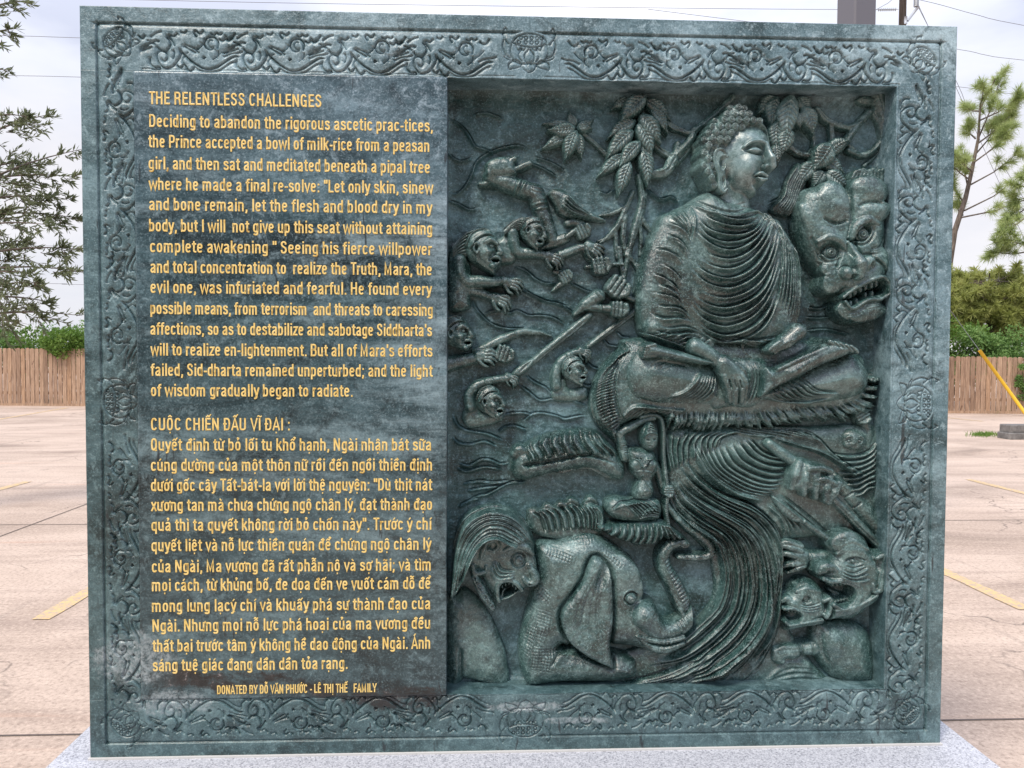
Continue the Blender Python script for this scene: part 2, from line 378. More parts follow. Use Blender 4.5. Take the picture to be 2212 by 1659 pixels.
        if skirt is not None:                                # fold the rim back into the stone
            loop = np.concatenate([idx[0,:-1], idx[:-1,-1], idx[-1,:0:-1], idx[:0:-1,0]]); loop = remap[loop]
            extra = co[loop].copy(); extra[:,1] = skirt; n0 = len(co); co = np.concatenate([co, extra]); m = len(loop)
            a = np.arange(m); b = (a+1) % m
            F = np.concatenate([F, np.stack([loop[a], loop[b], n0+b, n0+a], 1)])
        me = bpy.data.meshes.new(name); me.vertices.add(len(co)); me.vertices.foreach_set('co', co.ravel().astype(np.float32))
        me.loops.add(F.size); me.loops.foreach_set('vertex_index', F.ravel().astype(np.int32))
        me.polygons.add(len(F)); me.polygons.foreach_set('loop_start', np.arange(0, F.size, 4, dtype=np.int32))
        sm = np.ones(len(F), bool)
        if skirt is not None: sm[-len(loop):] = False
        me.polygons.foreach_set('use_smooth', sm); me.update(calc_edges=True)
        o = link(name, me, mat, parent)
        if label: o['label'] = label
        return o

# ------------------------------------------------------------------ carved anatomy in small
def loc(c, size, rot=0., flip=1):
    a = rad(rot); ca, sa = math.cos(a), math.sin(a)
    def f(*pts):
        P = np.asarray(pts, float); x = P[:,0]*flip*size; y = P[:,1]*size
        return np.stack([c[0]+x*ca-y*sa, c[1]+x*sa+y*ca], 1)
    return f
def small_face(R, c, size, base, rot=0., flip=1, mouth=1., beard=True, hair=True, bald=False):
    """a snarling head about `size` units tall, looking to the right (flip=1)"""
    f = loc(c, size, rot, flip); z = size
    R.dome(f((-.05,-.05))[0], .43*z, .47*z, .30*z, base, rot, k=2)
    R.blob(f((-.2,-.2),(.1,-.4),(.3,-.3),(.36,-.12),(.38,.1),(.34,.25),(.33,.42),(.18,.52),(-.05,.45),(-.25,.2)), .33*z, .3*z, base, k=2)
    R.tube(f((.0,-.12),(.16,-.19),(.32,-.12)), [.05*z,.07*z,.05*z], base+.29*z, k=2)
    R.push(f((.17,-.05))[0], .13*z, .08*z, -.06*z, rot)
    R.dome(f((.18,-.05))[0], .075*z, .055*z, .07*z, base+.235*z, rot, k=.5); R.ring(f((.18,-.05))[0], .085*z, .016*z, -.03*z, .06*z, rot)
    R.push(f((.195,-.05))[0], .022*z, .022*z, -.02*z)
    R.tube(f((.33,-.12),(.40,.03),(.43,.10),(.36,.13)), [.045*z,.055*z,.075*z,.05*z], base+.25*z, k=2)
    R.push(f((.12,.12))[0], .16*z, .11*z, .07*z, rot)
    R.line(f((.27,.08),(.18,.2),(.15,.36)), .025*z, -.05*z)
    if mouth > 0:
        R.tube(f((.17,.28),(.27,.225),(.38,.22),(.42,.27)), [.02*z,.04*z,.045*z,.03*z], base+.27*z, k=1.5); R.tube(f((.18,.31),(.26,.38),(.36,.385),(.40,.34)), [.02*z,.035*z,.045*z,.03*z], base+.25*z, k=1.5)
        R.pit(f((.19,.295),(.28,.262),(.39,.27),(.41,.31),(.36,.35),(.26,.345)), .24*z*mouth, .035*z)
        for x in (.27,.31,.345): R.dome(f((x,.245))[0], .018*z, .025*z, .04*z, base+.2*z)
    else:
        R.line(f((.22,.28),(.3,.30),(.38,.27)), .02*z, -.07*z); R.line(f((.24,.35),(.35,.34)), .03*z, .04*z)
    R.dome(f((.25,.44))[0], .1*z, .08*z, .12*z, base+.22*z, k=2)
    R.tube(f((-.14,-.06),(-.2,-.1),(-.26,-.04),(-.24,.08),(-.17,.16),(-.14,.1)), .035*z, base+.29*z, k=1); R.push(f((-.19,.02))[0], .05*z, .08*z, -.08*z, rot)
    if beard:
        for i in range(13):
            q = i/12; a = f((-.17+.42*q, .20+.27*q**.8), (-.16+.45*q, .36+.25*q**.9))
            R.tube(a, [.03*z,.012*z], base+.22*z, k=.6, n=2)
    if hair and not bald:
        for cv in family([f((.26,-.30),(.05,-.34),(-.2,-.2),(-.36,.1)), f((.2,-.40),(-.05,-.50),(-.35,-.35),(-.5,.05))], 9):
            R.line(cv, .022*z, .05*z, .1, 2); R.line(cv+np.array([.02*z,.022*z]), .014*z, -.045*z, .1, 2)
    if bald:
        for q in (0,.06,.12): R.line(f((.05,-.25-q),(.18,-.30-q),(.28,-.23-q)), .02*z, .035*z)
def fist(R, c, size, base, ang=0., flip=1, thumb=True):
    """a closed hand gripping something that runs along `ang`"""
    f = loc(c, size, ang, flip)
    R.blob(f((-.42,-.34),(.1,-.44),(.45,-.34),(.5,.1),(.4,.42),(-.3,.44),(-.5,.1)), .36*size, .35*size, base, k=1.5)
    for i in range(4):
        x = -.33+.22*i; b = .04 if i in (1,2) else -.02
        R.tube(f((x,-.38-b),(x+.03,-.05),(x+.01,.30+b)), [.11*size,.125*size,.095*size], base+.24*size, k=.4, n=3)
        if i: R.line(f((x-.11,-.36),(x-.09,.32)), .022*size, -.10*size, .1)
        R.line(f((x-.08,-.08),(x+.08,-.08)), .025*size, -.035*size)
    if thumb: R.tube(f((.42,-.30),(.5,.0),(.34,.22)), [.13*size,.12*size,.09*size], base+.30*size, k=.5, n=3)
def open_hand(R, c, size, base, ang=0., flip=1, curl=.0, spread=1.):
    """back of a hand; fingers point along +x of `ang`"""
    f = loc(c, size, ang, flip)
    R.blob(f((-.5,-.2),(-.1,-.3),(.12,-.28),(.16,0),(.12,.26),(-.12,.28),(-.5,.2)), .26*size, .24*size, base, k=1.5)
    for i, (y, L) in enumerate(((-.22,.40),(-.075,.50),(.07,.46),(.20,.34))):
        sp = y*spread*.55
        R.tube(f((.04,y),(.16+L*.35,y+sp*.6),(.12+L*.95,y+sp+curl*.28)), [.085*size,.078*size,.052*size], [base+.20*size, base+.24*size, base+(.18-.1*curl)*size], k=.5, n=3)
        R.dome(f((.1,y))[0], .075*size, .06*size, .07*size, base+.24*size, ang, k=1)
        R.line(f((.16+L*.35-.01,y+sp*.6-.05),(.16+L*.35-.01,y+sp*.6+.05)), .02*size, -.025*size)
    R.tube(f((-.28,.2),(-.05,.42),(.16,.48)), [.10*size,.09*size,.055*size], base+.16*size, k=.8, n=3)
def band(R, a, b, w_, h):
    R.line([a, b], w_, h, .05, 3); v = np.array(b)-np.array(a); v = np.array([-v[1], v[0]])/np.hypot(*v)*w_*1.5
    for s_ in (-1, 1): R.line([a+v*s_, b+v*s_], w_*.35, -h*.6, .05, 3)
def leaf_mesh(name, base_pt, tip, width, base, parent, curve=0.1, mat='relief', lift=9, droop=0):
    b = np.asarray(base_pt, float); t = np.asarray(tip, float); d = t-b; L = np.hypot(*d); d = d/L; n = np.array([-d[1], d[0]])
    f = lambda x, y: b+d*x*L+n*(y*width+curve*L*math.sin(math.pi*min(max(x,0),1)))
    up = [f(x, y) for x, y in ((.03,.16),(.2,.42),(.42,.5),(.66,.36),(.86,.14))]; dn = [f(x, -y) for x, y in ((.86,.14),(.66,.36),(.42,.5),(.2,.42),(.03,.16))]
    P = np.array([f(0,0)]+up+[f(1,0)]+dn)
    R = Relief.around(P, 12, 1.4)
    R.blob(P, lift, width*.33, base, p=.6, n=3, steep=9.)
    x = (R.S-b[0])*d[0]+(R.T-b[1])*d[1]
    R.H += np.where(R.H > base-8, (droop*(x/L) if droop else 0), 0)
    mid = [f(x_, 0) for x_ in (0,.25,.5,.75,.96)]
    R.line(mid, width*.16, -3.2, .06); R.line(mid, width*.045, 2.6, .06)
    for q in np.linspace(.12, .8, 7):
        for s_ in (-1, 1):
            wq = .46*math.sin(math.pi*min(1, .15+q*.9))
            v = [f(q, 0), f(q+.10, s_*wq*.55), f(q+.17, s_*wq*.95)]
            R.line(v, width*.035, 1.3, .1, 2); R.line([p+d*width*.06 for p in v], width*.035, -1.5, .1, 2)
    return R.mesh(name, M[mat], parent, cut=max(-5, base-22))

# ------------------------------------------------------------------ the stele: slab, carved border, text panel
stele = empty('stone_stele', (1.175, 0.15, PLINTH_Z), 'large green marble slab with gold lettering and a carved relief, on a pale plinth', 'stele')
FRONT = RECESS / UN
LP = panel([(296, 800)], 0.0)[0,0]
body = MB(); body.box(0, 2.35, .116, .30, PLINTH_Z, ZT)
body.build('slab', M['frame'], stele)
m, t, b = principled('mortar'); b.inputs['Base Color'].default_value = (.55,.54,.52,1); b.inputs['Roughness'].default_value = .9
mo = MB(); mo.box(-.004, 2.354, -.007, .305, PLINTH_Z-.001, PLINTH_Z+.0045); mo.build('mortar_bed', m, stele)
mo = None

MOTIF = [  # incised scroll, one repeat: x runs along the border, y from its outer to its inner edge (sheet pixels)
 ([(480,380),(530,370),(600,410),(680,460),(760,470),(830,440),(900,390),(970,318)], 1, 1.25),
 ([(660,330),(650,270),(690,225),(745,230),(772,278),(748,322),(705,328),(680,300)], 1, 1.0),
 ([(690,300),(715,305),(732,280),(715,255),(695,265)], 1, .8),
 ([(772,275),(790,310),(830,332),(800,352)], -1, 1.0), ([(800,322),(860,310),(930,285)], 1, .8), ([(830,352),(890,322),(940,290)], 1, .8),
 ([(750,395),(770,380),(778,398),(760,402)], 1, 1.0), ([(650,330),(660,375),(700,412)], -1, .8),
 ([(970,318),(962,370),(990,420),(1030,462),(1090,470),(1128,430),(1140,375),(1110,345),(1075,360),(1066,395),(1090,418),(1108,392)], 1, 1.0),
 ([(850,455),(880,490),(905,470),(930,440),(960,470),(990,440)], 1, 1.0), ([(1000,310),(1040,250),(1075,240)], -1, .9),
 ([(1075,240),(1040,275),(1055,320),(1090,340),(1130,322),(1140,300)], 1, 1.1),
 ([(1115,270),(1160,262),(1230,295),(1320,350)], 1, 1.1), ([(1180,310),(1240,330),(1290,345)], 1, .7), ([(1210,300),(1270,328),(1310,350)], 1, .7),
 ([(1190,390),(1195,440),(1160,470),(1130,462),(1120,488),(1190,490)], -1, 1.0),
 ([(500,405),(560,425),(640,478),(700,492),(790,488),(850,455)], 1, .7), ([(560,290),(600,330),(640,360),(655,400)], -1, .8), ([(455,330),(500,345),(560,352),(620,380)], 1, .7), ([(1010,330),(1000,370),(1015,410)], -1, .8),
 ([(1150,300),(1190,270),(1225,262)], 1, .7), ([(890,350),(920,372),(940,410),(930,440)], -1, .8), ([(620,190),(640,205),(668,195),(690,210),(715,195)], 1, .8), ([(980,200),(1010,225),(1040,215),(1065,228)], 1, .8), ([(1100,190),(1150,205),(1200,240)], 1, .7),
 ([(1240,218),(1262,245),(1290,230),(1310,250),(1340,238)], 1, 1.1), ([(520,190),(545,225),(575,232),(600,210)], 1, 1.0),
 ([(770,175),(800,200),(835,180),(850,205),(825,240)], 1, .9), ([(905,180),(925,200),(955,190)], 1, .7)]
def scroll_unit(R, xf, depth=8.0, w=1.7):
    for P, sd, k in MOTIF:
        Q = xf([((x-480)/690., (y-150)/350.) for x, y in P]); R.step(Q, w, depth*k, sd*xf.hand, .06, 4)
class Along:
    """maps a repeat of the scroll onto the border"""
    def __init__(s, o, ax, ac, hand): s.o, s.ax, s.ac, s.hand = np.array(o, float), np.array(ax, float), np.array(ac, float), hand
    def __call__(s, P): P = np.asarray(P, float); return s.o + P[:,:1]*s.ax + P[:,1:]*s.ac
def lotus(R, c, size, ang, d=5.0):
    R.flatten(c, size*1.12)
    f = lambda P: loc(c, size/150., ang)(*[(x-1712, y-385) for x, y in P])
    mir = lambda P: [(3424-x, y) for x, y in P]
    pod = [(1592,296),(1640,247),(1715,231),(1795,247),(1838,293),(1785,318),(1710,325),(1640,314)]
    R.line(f(pod+pod[:1]), 1.3, -d, 0, 4)
    for k, (xs, y) in enumerate((([1655,1690,1730,1770,1800], 262), ([1640,1688,1730,1768], 293))):
        for x in xs: q = f([(x, y)])[0]; R.ring(q, 3.1*size/40, 1.0, -4)
    both = [[(1592,300),(1582,370),(1622,430),(1712,442)], [(1665,330),(1640,385),(1668,428)], [(1620,310),(1635,345),(1655,325),(1668,345),(1690,328)],
            [(1560,490),(1570,440),(1620,415),(1660,442),(1642,468),(1560,490)], [(1590,405),(1545,385),(1520,325),(1535,270),(1572,310)], [(1605,420),(1560,415),(1530,395)], [(1535,270),(1520,235),(1542,190),(1560,215)]]
    for P in both: R.step(f(P), 1.5, d, 1, .04, 4); R.step(f(mir(P)), 1.5, d, -1, .04, 4)
    for P in ([(1712,330),(1676,382),(1688,430),(1716,442),(1744,428),(1750,382),(1712,330)], [(1650,462),(1680,490),(1710,506),(1750,486),(1766,452)]): R.step(f(P), 1.5, d, -1, .04, 4)
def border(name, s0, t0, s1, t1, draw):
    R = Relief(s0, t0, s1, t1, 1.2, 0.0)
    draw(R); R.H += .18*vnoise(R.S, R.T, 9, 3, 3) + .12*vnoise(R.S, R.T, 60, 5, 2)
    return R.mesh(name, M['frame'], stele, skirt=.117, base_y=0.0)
GI, GO = 33.0, 131.0        # groove inset and inner edge of the carved band
CX, CT = SW/2, 842.0
def grooves(R):
    R.step([(GI, GI), (SW-GI, GI)], 2.0, 9, 1, 0, 2); R.step([(GI, ST-GI), (SW-GI, ST-GI)], 1.8, 6, -1, 0, 2)
    R.step([(GI, GI), (GI, ST-GI)], 1.8, 7, -1, 0, 2); R.step([(SW-GI, GI), (SW-GI, ST-GI)], 2.0, 9, 1, 0, 2)
    q = GO-2
    R.line([(q, q), (SW-q, q)], .9, -2.0, 0, 2); R.line([(q, ST-q), (SW-q, ST-q)], .9, -2.0, 0, 2)
    R.line([(q, q), (q, ST-q)], .9, -2.0, 0, 2); R.line([(SW-q, q), (SW-q, ST-q)], .9, -2.0, 0, 2)
PX, PT = 182.0, 199.0
def carve(R):
    grooves(R)
    for k in range(4):
        for sg in (-1, 1):
            x0 = CX+sg*(76+PX*k)
            scroll_unit(R, Along((x0, GI+4), (sg*PX, 0), (0, 96), sg)) if k < 3 or True else None
            scroll_unit(R, Along((x0, ST-GI-4), (sg*PX, 0), (0, -96), -sg), 6.6)
    for k in range(3):
        for sg in (-1, 1):
            y0 = CT+sg*(76+PT*k)
            scroll_unit(R, Along((GI+4, y0), (0, sg*PT), (84, 0), -sg), 6.6)
            scroll_unit(R, Along((SW-GI-4, y0), (0, sg*PT), (-92, 0), sg), 8.0)
    lotus(R, (CX, 84), 46, 0); lotus(R, (CX, ST-80), 46, 180, 4); lotus(R, (80, CT), 40, -90, 4); lotus(R, (SW-82, CT), 46, 90)
    lotus(R, (83, 81), 35, -45); lotus(R, (SW-83, 81), 35, 45); lotus(R, (83, ST-83), 35, -135, 3.6); lotus(R, (SW-83, ST-83), 35, 135)
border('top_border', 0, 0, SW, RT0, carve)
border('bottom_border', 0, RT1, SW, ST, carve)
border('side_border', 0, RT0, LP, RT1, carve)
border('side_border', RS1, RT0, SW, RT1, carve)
R = Relief(LP, RT0, RS0, RT1, 3.0, 0.0)
R.line([(RS0-5, RT0+2), (RS0-5, RT1-2)], 1.2, -.8, 0, 2); R.H += .10*vnoise(R.S, R.T, 12, 13, 3)
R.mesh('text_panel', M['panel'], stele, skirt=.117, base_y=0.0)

# gold lettering: every row at the place, width and height it has on the stone
m, t, b = principled('gold_paint'); p = world_pos(t)
g1 = noise(t, p, 60, 4, .6)
c = ramp(t, [(.32, (.46,.29,.07)), (.42, (.76,.54,.16)), (.66, (.88,.66,.25))], g1).outputs[0]
t.links.new(c, b.inputs['Base Color']); b.inputs['Metallic'].default_value = 0.; b.inputs['Roughness'].default_value = .42
bump(t, b, noise(t, p, 170, 2, .6), .2, .002)
M['gold'] = m
ROWS = {
 'heading': [("THE RELENTLESS CHALLENGES", 322, 695, 225)],
 'paragraph': [("Deciding to abandon the rigorous ascetic prac-tices,", 322, 935, 274.3), ("the Prince accepted a bowl of milk-rice from a peasan", 321, 928, 318.5), ("girl, and then sat and meditated beneath a pipal tree", 321, 929, 365.5),
  ("where he made a final re-solve: \"Let only skin, sinew", 322, 935, 410.5), ("and bone remain, let the flesh and blood dry in my", 322, 933, 454), ("body, but I will  not give up this seat without attaining", 322, 934, 500),
  ("complete awakening \" Seeing his fierce willpower", 324, 933, 545), ("and total concentration to  realize the Truth, Mara, the", 325, 933, 589.5), ("evil one, was infuriated and fearful. He found every", 325, 932, 633),
  ("possible means, from terrorism  and threats to caressing", 325, 935, 678.5), ("affections, so as to destabilize and sabotage Siddharta's", 325, 933, 723), ("will to realize en-lightenment. But all of Mara's efforts", 326, 934, 768),
  ("failed, Sid-dharta remained unperturbed; and the light", 326, 934, 812), ("of wisdom gradually began to radiate.", 326, 762, 856)],
 'second_heading': [("CUỘC CHIẾN ĐẤU VĨ ĐẠI :", 326, 627, 929.5)],
 'second_paragraph': [("Quyết định từ bỏ lối tu khổ hạnh, Ngài nhận bát sữa", 326, 932, 973.5), ("cúng dường của một thôn nữ rồi đến ngồi thiền định", 326, 934, 1017.5), ("dưới gốc cây Tất-bát-la với lời thệ nguyện: \"Dù thịt nát", 326, 933, 1061),
  ("xương tan mà chưa chứng ngộ chân lý, đạt thành đạo", 327, 934, 1104), ("quả thì ta quyết không rời bỏ chốn này\". Trước ý chí", 327, 932, 1147), ("quyết liệt và nỗ lực thiền quán để chứng ngộ chân lý", 327, 931, 1191),
  ("của Ngài, Ma vương đã rất phẫn nộ và sợ hãi; và tìm", 328, 932, 1236.5), ("mọi cách, từ khủng bố, đe dọa đến ve vuốt cám dỗ để", 328, 930, 1277), ("mong lung lạcý chí và khuấy phá sự thành đạo của", 328, 930, 1321.7),
  ("Ngài. Nhưng mọi nỗ lực phá hoại của ma vương đều", 329, 930, 1364.5), ("thất bại trước tâm ý không hề dao động của Ngài. Ánh", 330, 930, 1408), ("sáng tuệ giác đang dần dần tỏa rạng.", 330, 751, 1450)],
 'dedication': [("DONATED BY ĐỖ VĂN PHƯỚC - LÊ THỊ THẾ   FAMILY", 469, 813, 1499.5)]}
# condensed grotesque letters as pen strokes (cap height 1, x height .74)
def _se(cx, cy, rx, ry, a0, a1, n=14, e=.72):
    a = np.radians(np.linspace(a0, a1, n)); c, s_ = np.cos(a), np.sin(a)
    return [(cx+rx*math.copysign(abs(x)**e, x), cy+ry*math.copysign(abs(y)**e, y)) for x, y in zip(c, s_)]
def _sp(*p): return [tuple(q) for q in spl(p, 4)]
_o = _se(.195,.37,.122,.30,0,360,22)
_C = lambda a0, a1, n=18: _se(.215,.5,.14,.435,a0,a1,n)
GL = {  # letter: (advance, strokes)
 'a': (.45, [_se(.19,.50,.115,.17,165,0,10)+[(.305,.3),(.312,0)], _sp((.305,.43),(.20,.385),(.10,.31),(.072,.19),(.11,.08),(.20,.075),(.305,.19))]),
 'b': (.45, [[(.073,0),(.073,1)], _o]), 'c': (.42, [_se(.195,.37,.122,.30,32,328,18)]), 'd': (.45, [[(.317,0),(.317,1)], _o]),
 'e': (.44, [[(.075,.39),(.315,.39)], _se(.195,.37,.122,.30,4,325,20)]), 'f': (.30, [[(.12,0),(.12,.78)]+_se(.235,.78,.115,.15,175,100,6)+[(.275,.93)], [(.0,.685),(.26,.685)]]),
 'g': (.45, [_o, [(.317,.74),(.317,-.04)]+_se(.195,-.03,.122,.13,-5,-165,9)]), 'h': (.46, [[(.073,0),(.073,1)], [(.073,.46)]+_se(.198,.49,.122,.18,170,0,9)+[(.32,0)]]),
 'i': (.22, [[(.10,0),(.10,.74)], [(.10,.86),(.10,1.0)]]), '\u0131': (.22, [[(.10,0),(.10,.74)]]), 'k': (.43, [[(.073,0),(.073,1)], [(.09,.30),(.33,.74)], [(.16,.45),(.345,0)]]), 'l': (.22, [[(.10,0),(.10,1)]]),
 'm': (.70, [[(.073,0),(.073,.74)], [(.073,.48)]+_se(.19,.51,.113,.16,170,0,8)+[(.305,0)], [(.305,.48)]+_se(.42,.51,.113,.16,170,0,8)+[(.535,0)]]),
 'n': (.46, [[(.073,0),(.073,.74)], [(.073,.46)]+_se(.198,.49,.122,.18,170,0,9)+[(.32,0)]]), 'o': (.45, [_o]), 'p': (.45, [[(.073,-.23),(.073,.74)], _o]), 'q': (.45, [[(.317,-.23),(.317,.74)], _o]),
 'r': (.31, [[(.073,0),(.073,.74)], [(.073,.44)]+_se(.20,.48,.12,.18,170,95,6)+[(.255,.665)]]), 's': (.42, [_sp((.30,.53),(.28,.63),(.195,.67),(.10,.64),(.075,.54),(.12,.44),(.20,.39),(.29,.32),(.315,.20),(.28,.10),(.19,.07),(.10,.10),(.07,.22))]),
 't': (.30, [[(.12,.92),(.12,.2)]+_se(.225,.19,.105,.115,185,260,5)+[(.265,.072)], [(.0,.685),(.26,.685)]]), 'u': (.46, [[(.073,.74)]+_se(.195,.25,.122,.18,180,350,9)+[(.32,.30)], [(.32,0),(.32,.74)]]),
 'v': (.40, [[(.03,.74),(.185,.03),(.34,.74)]]), 'w': (.60, [[(.03,.74),(.15,.03),(.285,.68),(.42,.03),(.54,.74)]]), 'x': (.40, [[(.03,.74),(.33,0)], [(.33,.74),(.03,0)]]), 'y': (.40, [[(.03,.74),(.19,.06)], [(.34,.74),(.18,.0)]+_sp((.18,0),(.14,-.13),(.03,-.16))]), 'z': (.40, [[(.04,.67),(.32,.67),(.05,.07),(.34,.07)]]),
 'A': (.50, [[(.03,0),(.225,.97),(.42,0)], [(.10,.29),(.35,.29)]]), 'B': (.50, [[(.08,0),(.08,1)], [(.08,.935)]+_se(.21,.735,.15,.20,85,-85,10)+[(.08,.535)], [(.08,.535)]+_se(.22,.30,.16,.235,85,-85,10)+[(.08,.065)]]),
 'C': (.49, [_C(32,328)]), 'D': (.51, [[(.08,0),(.08,1)], [(.08,.935)]+_se(.20,.5,.175,.435,88,-88,16)+[(.08,.065)]]), 'E': (.44, [[(.08,0),(.08,1)], [(.08,.935),(.37,.935)], [(.08,.52),(.35,.52)], [(.08,.065),(.38,.065)]]), 'F': (.41, [[(.08,0),(.08,1)], [(.08,.935),(.36,.935)], [(.08,.50),(.33,.50)]]),
 'G': (.51, [_C(32,345), [(.23,.47),(.36,.47),(.36,0)]]), 'H': (.53, [[(.08,0),(.08,1)], [(.385,0),(.385,1)], [(.08,.52),(.385,.52)]]), 'I': (.23, [[(.105,0),(.105,1)]]), 'L': (.41, [[(.08,0),(.08,1)], [(.08,.065),(.36,.065)]]),
 'M': (.64, [[(.08,0),(.08,.97),(.27,.12),(.46,.97),(.46,0)]]), 'N': (.54, [[(.08,0),(.08,1)], [(.09,.95),(.385,.05)], [(.395,0),(.395,1)]]), 'O': (.50, [_C(0,360,26)]), 'P': (.48, [[(.08,0),(.08,1)], [(.08,.935)]+_se(.21,.69,.155,.245,85,-85,10)+[(.08,.445)]]),
 'Q': (.50, [_C(0,360,26), [(.23,.22),(.37,-.02)]]), 'R': (.51, [[(.08,0),(.08,1)], [(.08,.935)]+_se(.21,.71,.15,.225,85,-85,10)+[(.08,.485)], _sp((.25,.48),(.34,.40),(.355,.22),(.38,0))]), 'S': (.49, [_sp((.35,.72),(.33,.86),(.22,.935),(.11,.87),(.085,.74),(.13,.61),(.22,.53),(.32,.43),(.36,.27),(.31,.12),(.21,.065),(.11,.12),(.075,.30))]),
 'T': (.43, [[(.21,0),(.21,1)], [(.01,.935),(.41,.935)]]), 'U': (.52, [[(.08,1)]+_se(.225,.26,.148,.195,180,360,11)+[(.373,1)]]), 'V': (.48, [[(.03,1),(.225,.03),(.42,1)]]), 'Y': (.47, [[(.02,1),(.215,.42),(.41,1)], [(.215,.45),(.215,0)]]),
 ',': (.22, [[(.10,.14),(.10,.0),(.06,-.15)]]), '.': (.22, [[(.10,0),(.10,.145)]]), ':': (.24, [[(.10,0),(.10,.145)], [(.10,.55),(.10,.69)]]), ';': (.24, [[(.10,.14),(.10,.0),(.06,-.15)], [(.10,.55),(.10,.69)]]), '-': (.27, [[(.02,.37),(.23,.37)]]),
 '"': (.31, [[(.08,1.0),(.08,.70)], [(.22,1.0),(.22,.70)]]), "'": (.19, [[(.08,1.0),(.08,.70)]]), ' ': (.21, [])}
GL['đ'] = (.46, GL['d'][1]+[[(.18,.865),(.42,.865)]]); GL['Đ'] = (.51, GL['D'][1]+[[(-.02,.52),(.21,.52)]])
import unicodedata
def marks(base, comb):
    """accent strokes: position above or below the letter"""
    up = base.isupper(); y = 1.07 if up else .81; adv = GL[base][0]; cx = (.10 if base in 'i\u0131I' else (adv-.06)/2); out = []; hat = '\u0302' in comb or '\u0306' in comb
    if '\u0302' in comb: out.append([(cx-.11,y),(cx,y+.12),(cx+.11,y)])
    if '\u0306' in comb: out.append(_sp((cx-.11,y+.12),(cx-.05,y+.01),(cx+.05,y+.01),(cx+.11,y+.12)))
    if '\u031b' in comb:
        x = (adv-.08) if base not in 'OoUu' else (.335 if not up else .40); t_ = .70 if not up else .95
        out.append(_sp((x-.02,t_-.06),(x+.08,t_),(x+.09,t_+.13)))
    dx, dy = ((.13, .07) if hat else (0, .02))
    for c in comb:
        if c == '\u0301': out.append([(cx-.04+dx,y+dy),(cx+.07+dx,y+.16+dy)])
        if c == '\u0300': out.append([(cx-.08+dx,y+.16+dy),(cx+.03+dx,y+dy)])
        if c == '\u0309': out.append(_sp((cx-.06+dx,y+.15+dy),(cx+dx,y+.20+dy),(cx+.06+dx,y+.14+dy),(cx+dx,y+.07+dy),(cx+dx,y+dy)))
        if c == '\u0303': oy = .15 if hat else 0; out.append(_sp((cx-.13,y+.03+oy),(cx-.06,y+.11+oy),(cx+.05,y+.02+oy),(cx+.13,y+.11+oy)))
        if c == '\u0323': out.append([(cx,-.24),(cx,-.12)])
    return out
def letter_row(mb, text, x0, z0, width, cap, pen=.067):
    items = []; x = 0.
    for ch in unicodedata.normalize('NFC', text):
        if ch in GL: base, comb = ch, ''
        else: d = unicodedata.normalize('NFD', ch); base, comb = d[0], d[1:]
        if base == 'i' and any(c in comb for c in '\u0301\u0300\u0309\u0303'): base = '\u0131'
        adv, st_ = GL[base]
        items += [(x, s_, pen) for s_ in st_] + [(x, s_, pen*.72) for s_ in marks(base, comb)]; x += adv
    kx = width/(x-.06); r_ = random.Random(len(text))
    for ox, s_, pn in items:
        P = np.array(s_, float); P[:,0] = (P[:,0]+ox)*kx; P[:,1] *= cap
        closed = len(P) > 8 and np.hypot(*(P[0]-P[-1])) < 1e-6
        D = np.gradient(P, axis=0)
        if closed: D[0] = D[-1] = P[1]-P[-2]
        seg = np.diff(P, axis=0); seg /= np.maximum(np.hypot(*seg.T)[:,None], 1e-9)
        N = np.zeros_like(P)
        for i in range(len(P)):
            a = seg[max(i-1,0)]; b = seg[min(i,len(seg)-1)]
            if closed and i in (0, len(P)-1): a, b = seg[-1], seg[0]
            m_ = a+b; m_ = m_/max(np.hypot(*m_), 1e-6); n_ = np.array([-m_[1], m_[0]]); c_ = max(.42, abs(n_@np.array([-a[1], a[0]]))); N[i] = n_/c_
        h = pn*cap; v = []; f = []
        for i in range(len(P)):
            for o_, z_ in ((-1.,.0012),(-.95,-.0010),(-.4,-.0014),(.4,-.0014),(.95,-.0010),(1.,.0012)): q = P[i]+N[i]*h*o_; v.append((x0+q[0], z_, z0+q[1]))
        for i in range(len(P)-1):
            for k in range(5): f.append((i*6+k, i*6+k+1, i*6+k+7, i*6+k+6))
        if not closed: f += [tuple(range(6)), tuple(range(len(P)*6-1, len(P)*6-7, -1))]
        mb.add(v, f)
for nm, rows in ROWS.items():
    mb = MB()
    for text, u0, u1, vb in rows:
        a = panel([(u0, vb)], 0.0)[0]; e_ = panel([(u1, vb)], 0.0)[0]
        cap = (19.5 if nm == 'dedication' else 27.0)*UN
        letter_row(mb, text, a[0]*UN, ZT-a[1]*UN, (e_[0]-a[0])*UN, cap)
    o = mb.build('lettering', M['gold'], stele)
    o['label'] = {'heading': 'gold English heading in capitals', 'paragraph': 'gold English paragraph', 'second_heading': 'gold Vietnamese heading in capitals', 'second_paragraph': 'gold Vietnamese paragraph', 'dedication': 'small gold donor line at the foot'}[nm]

# ------------------------------------------------------------------ the carved scene in the recess
RM = M['relief']
def C(x): return x*1.0
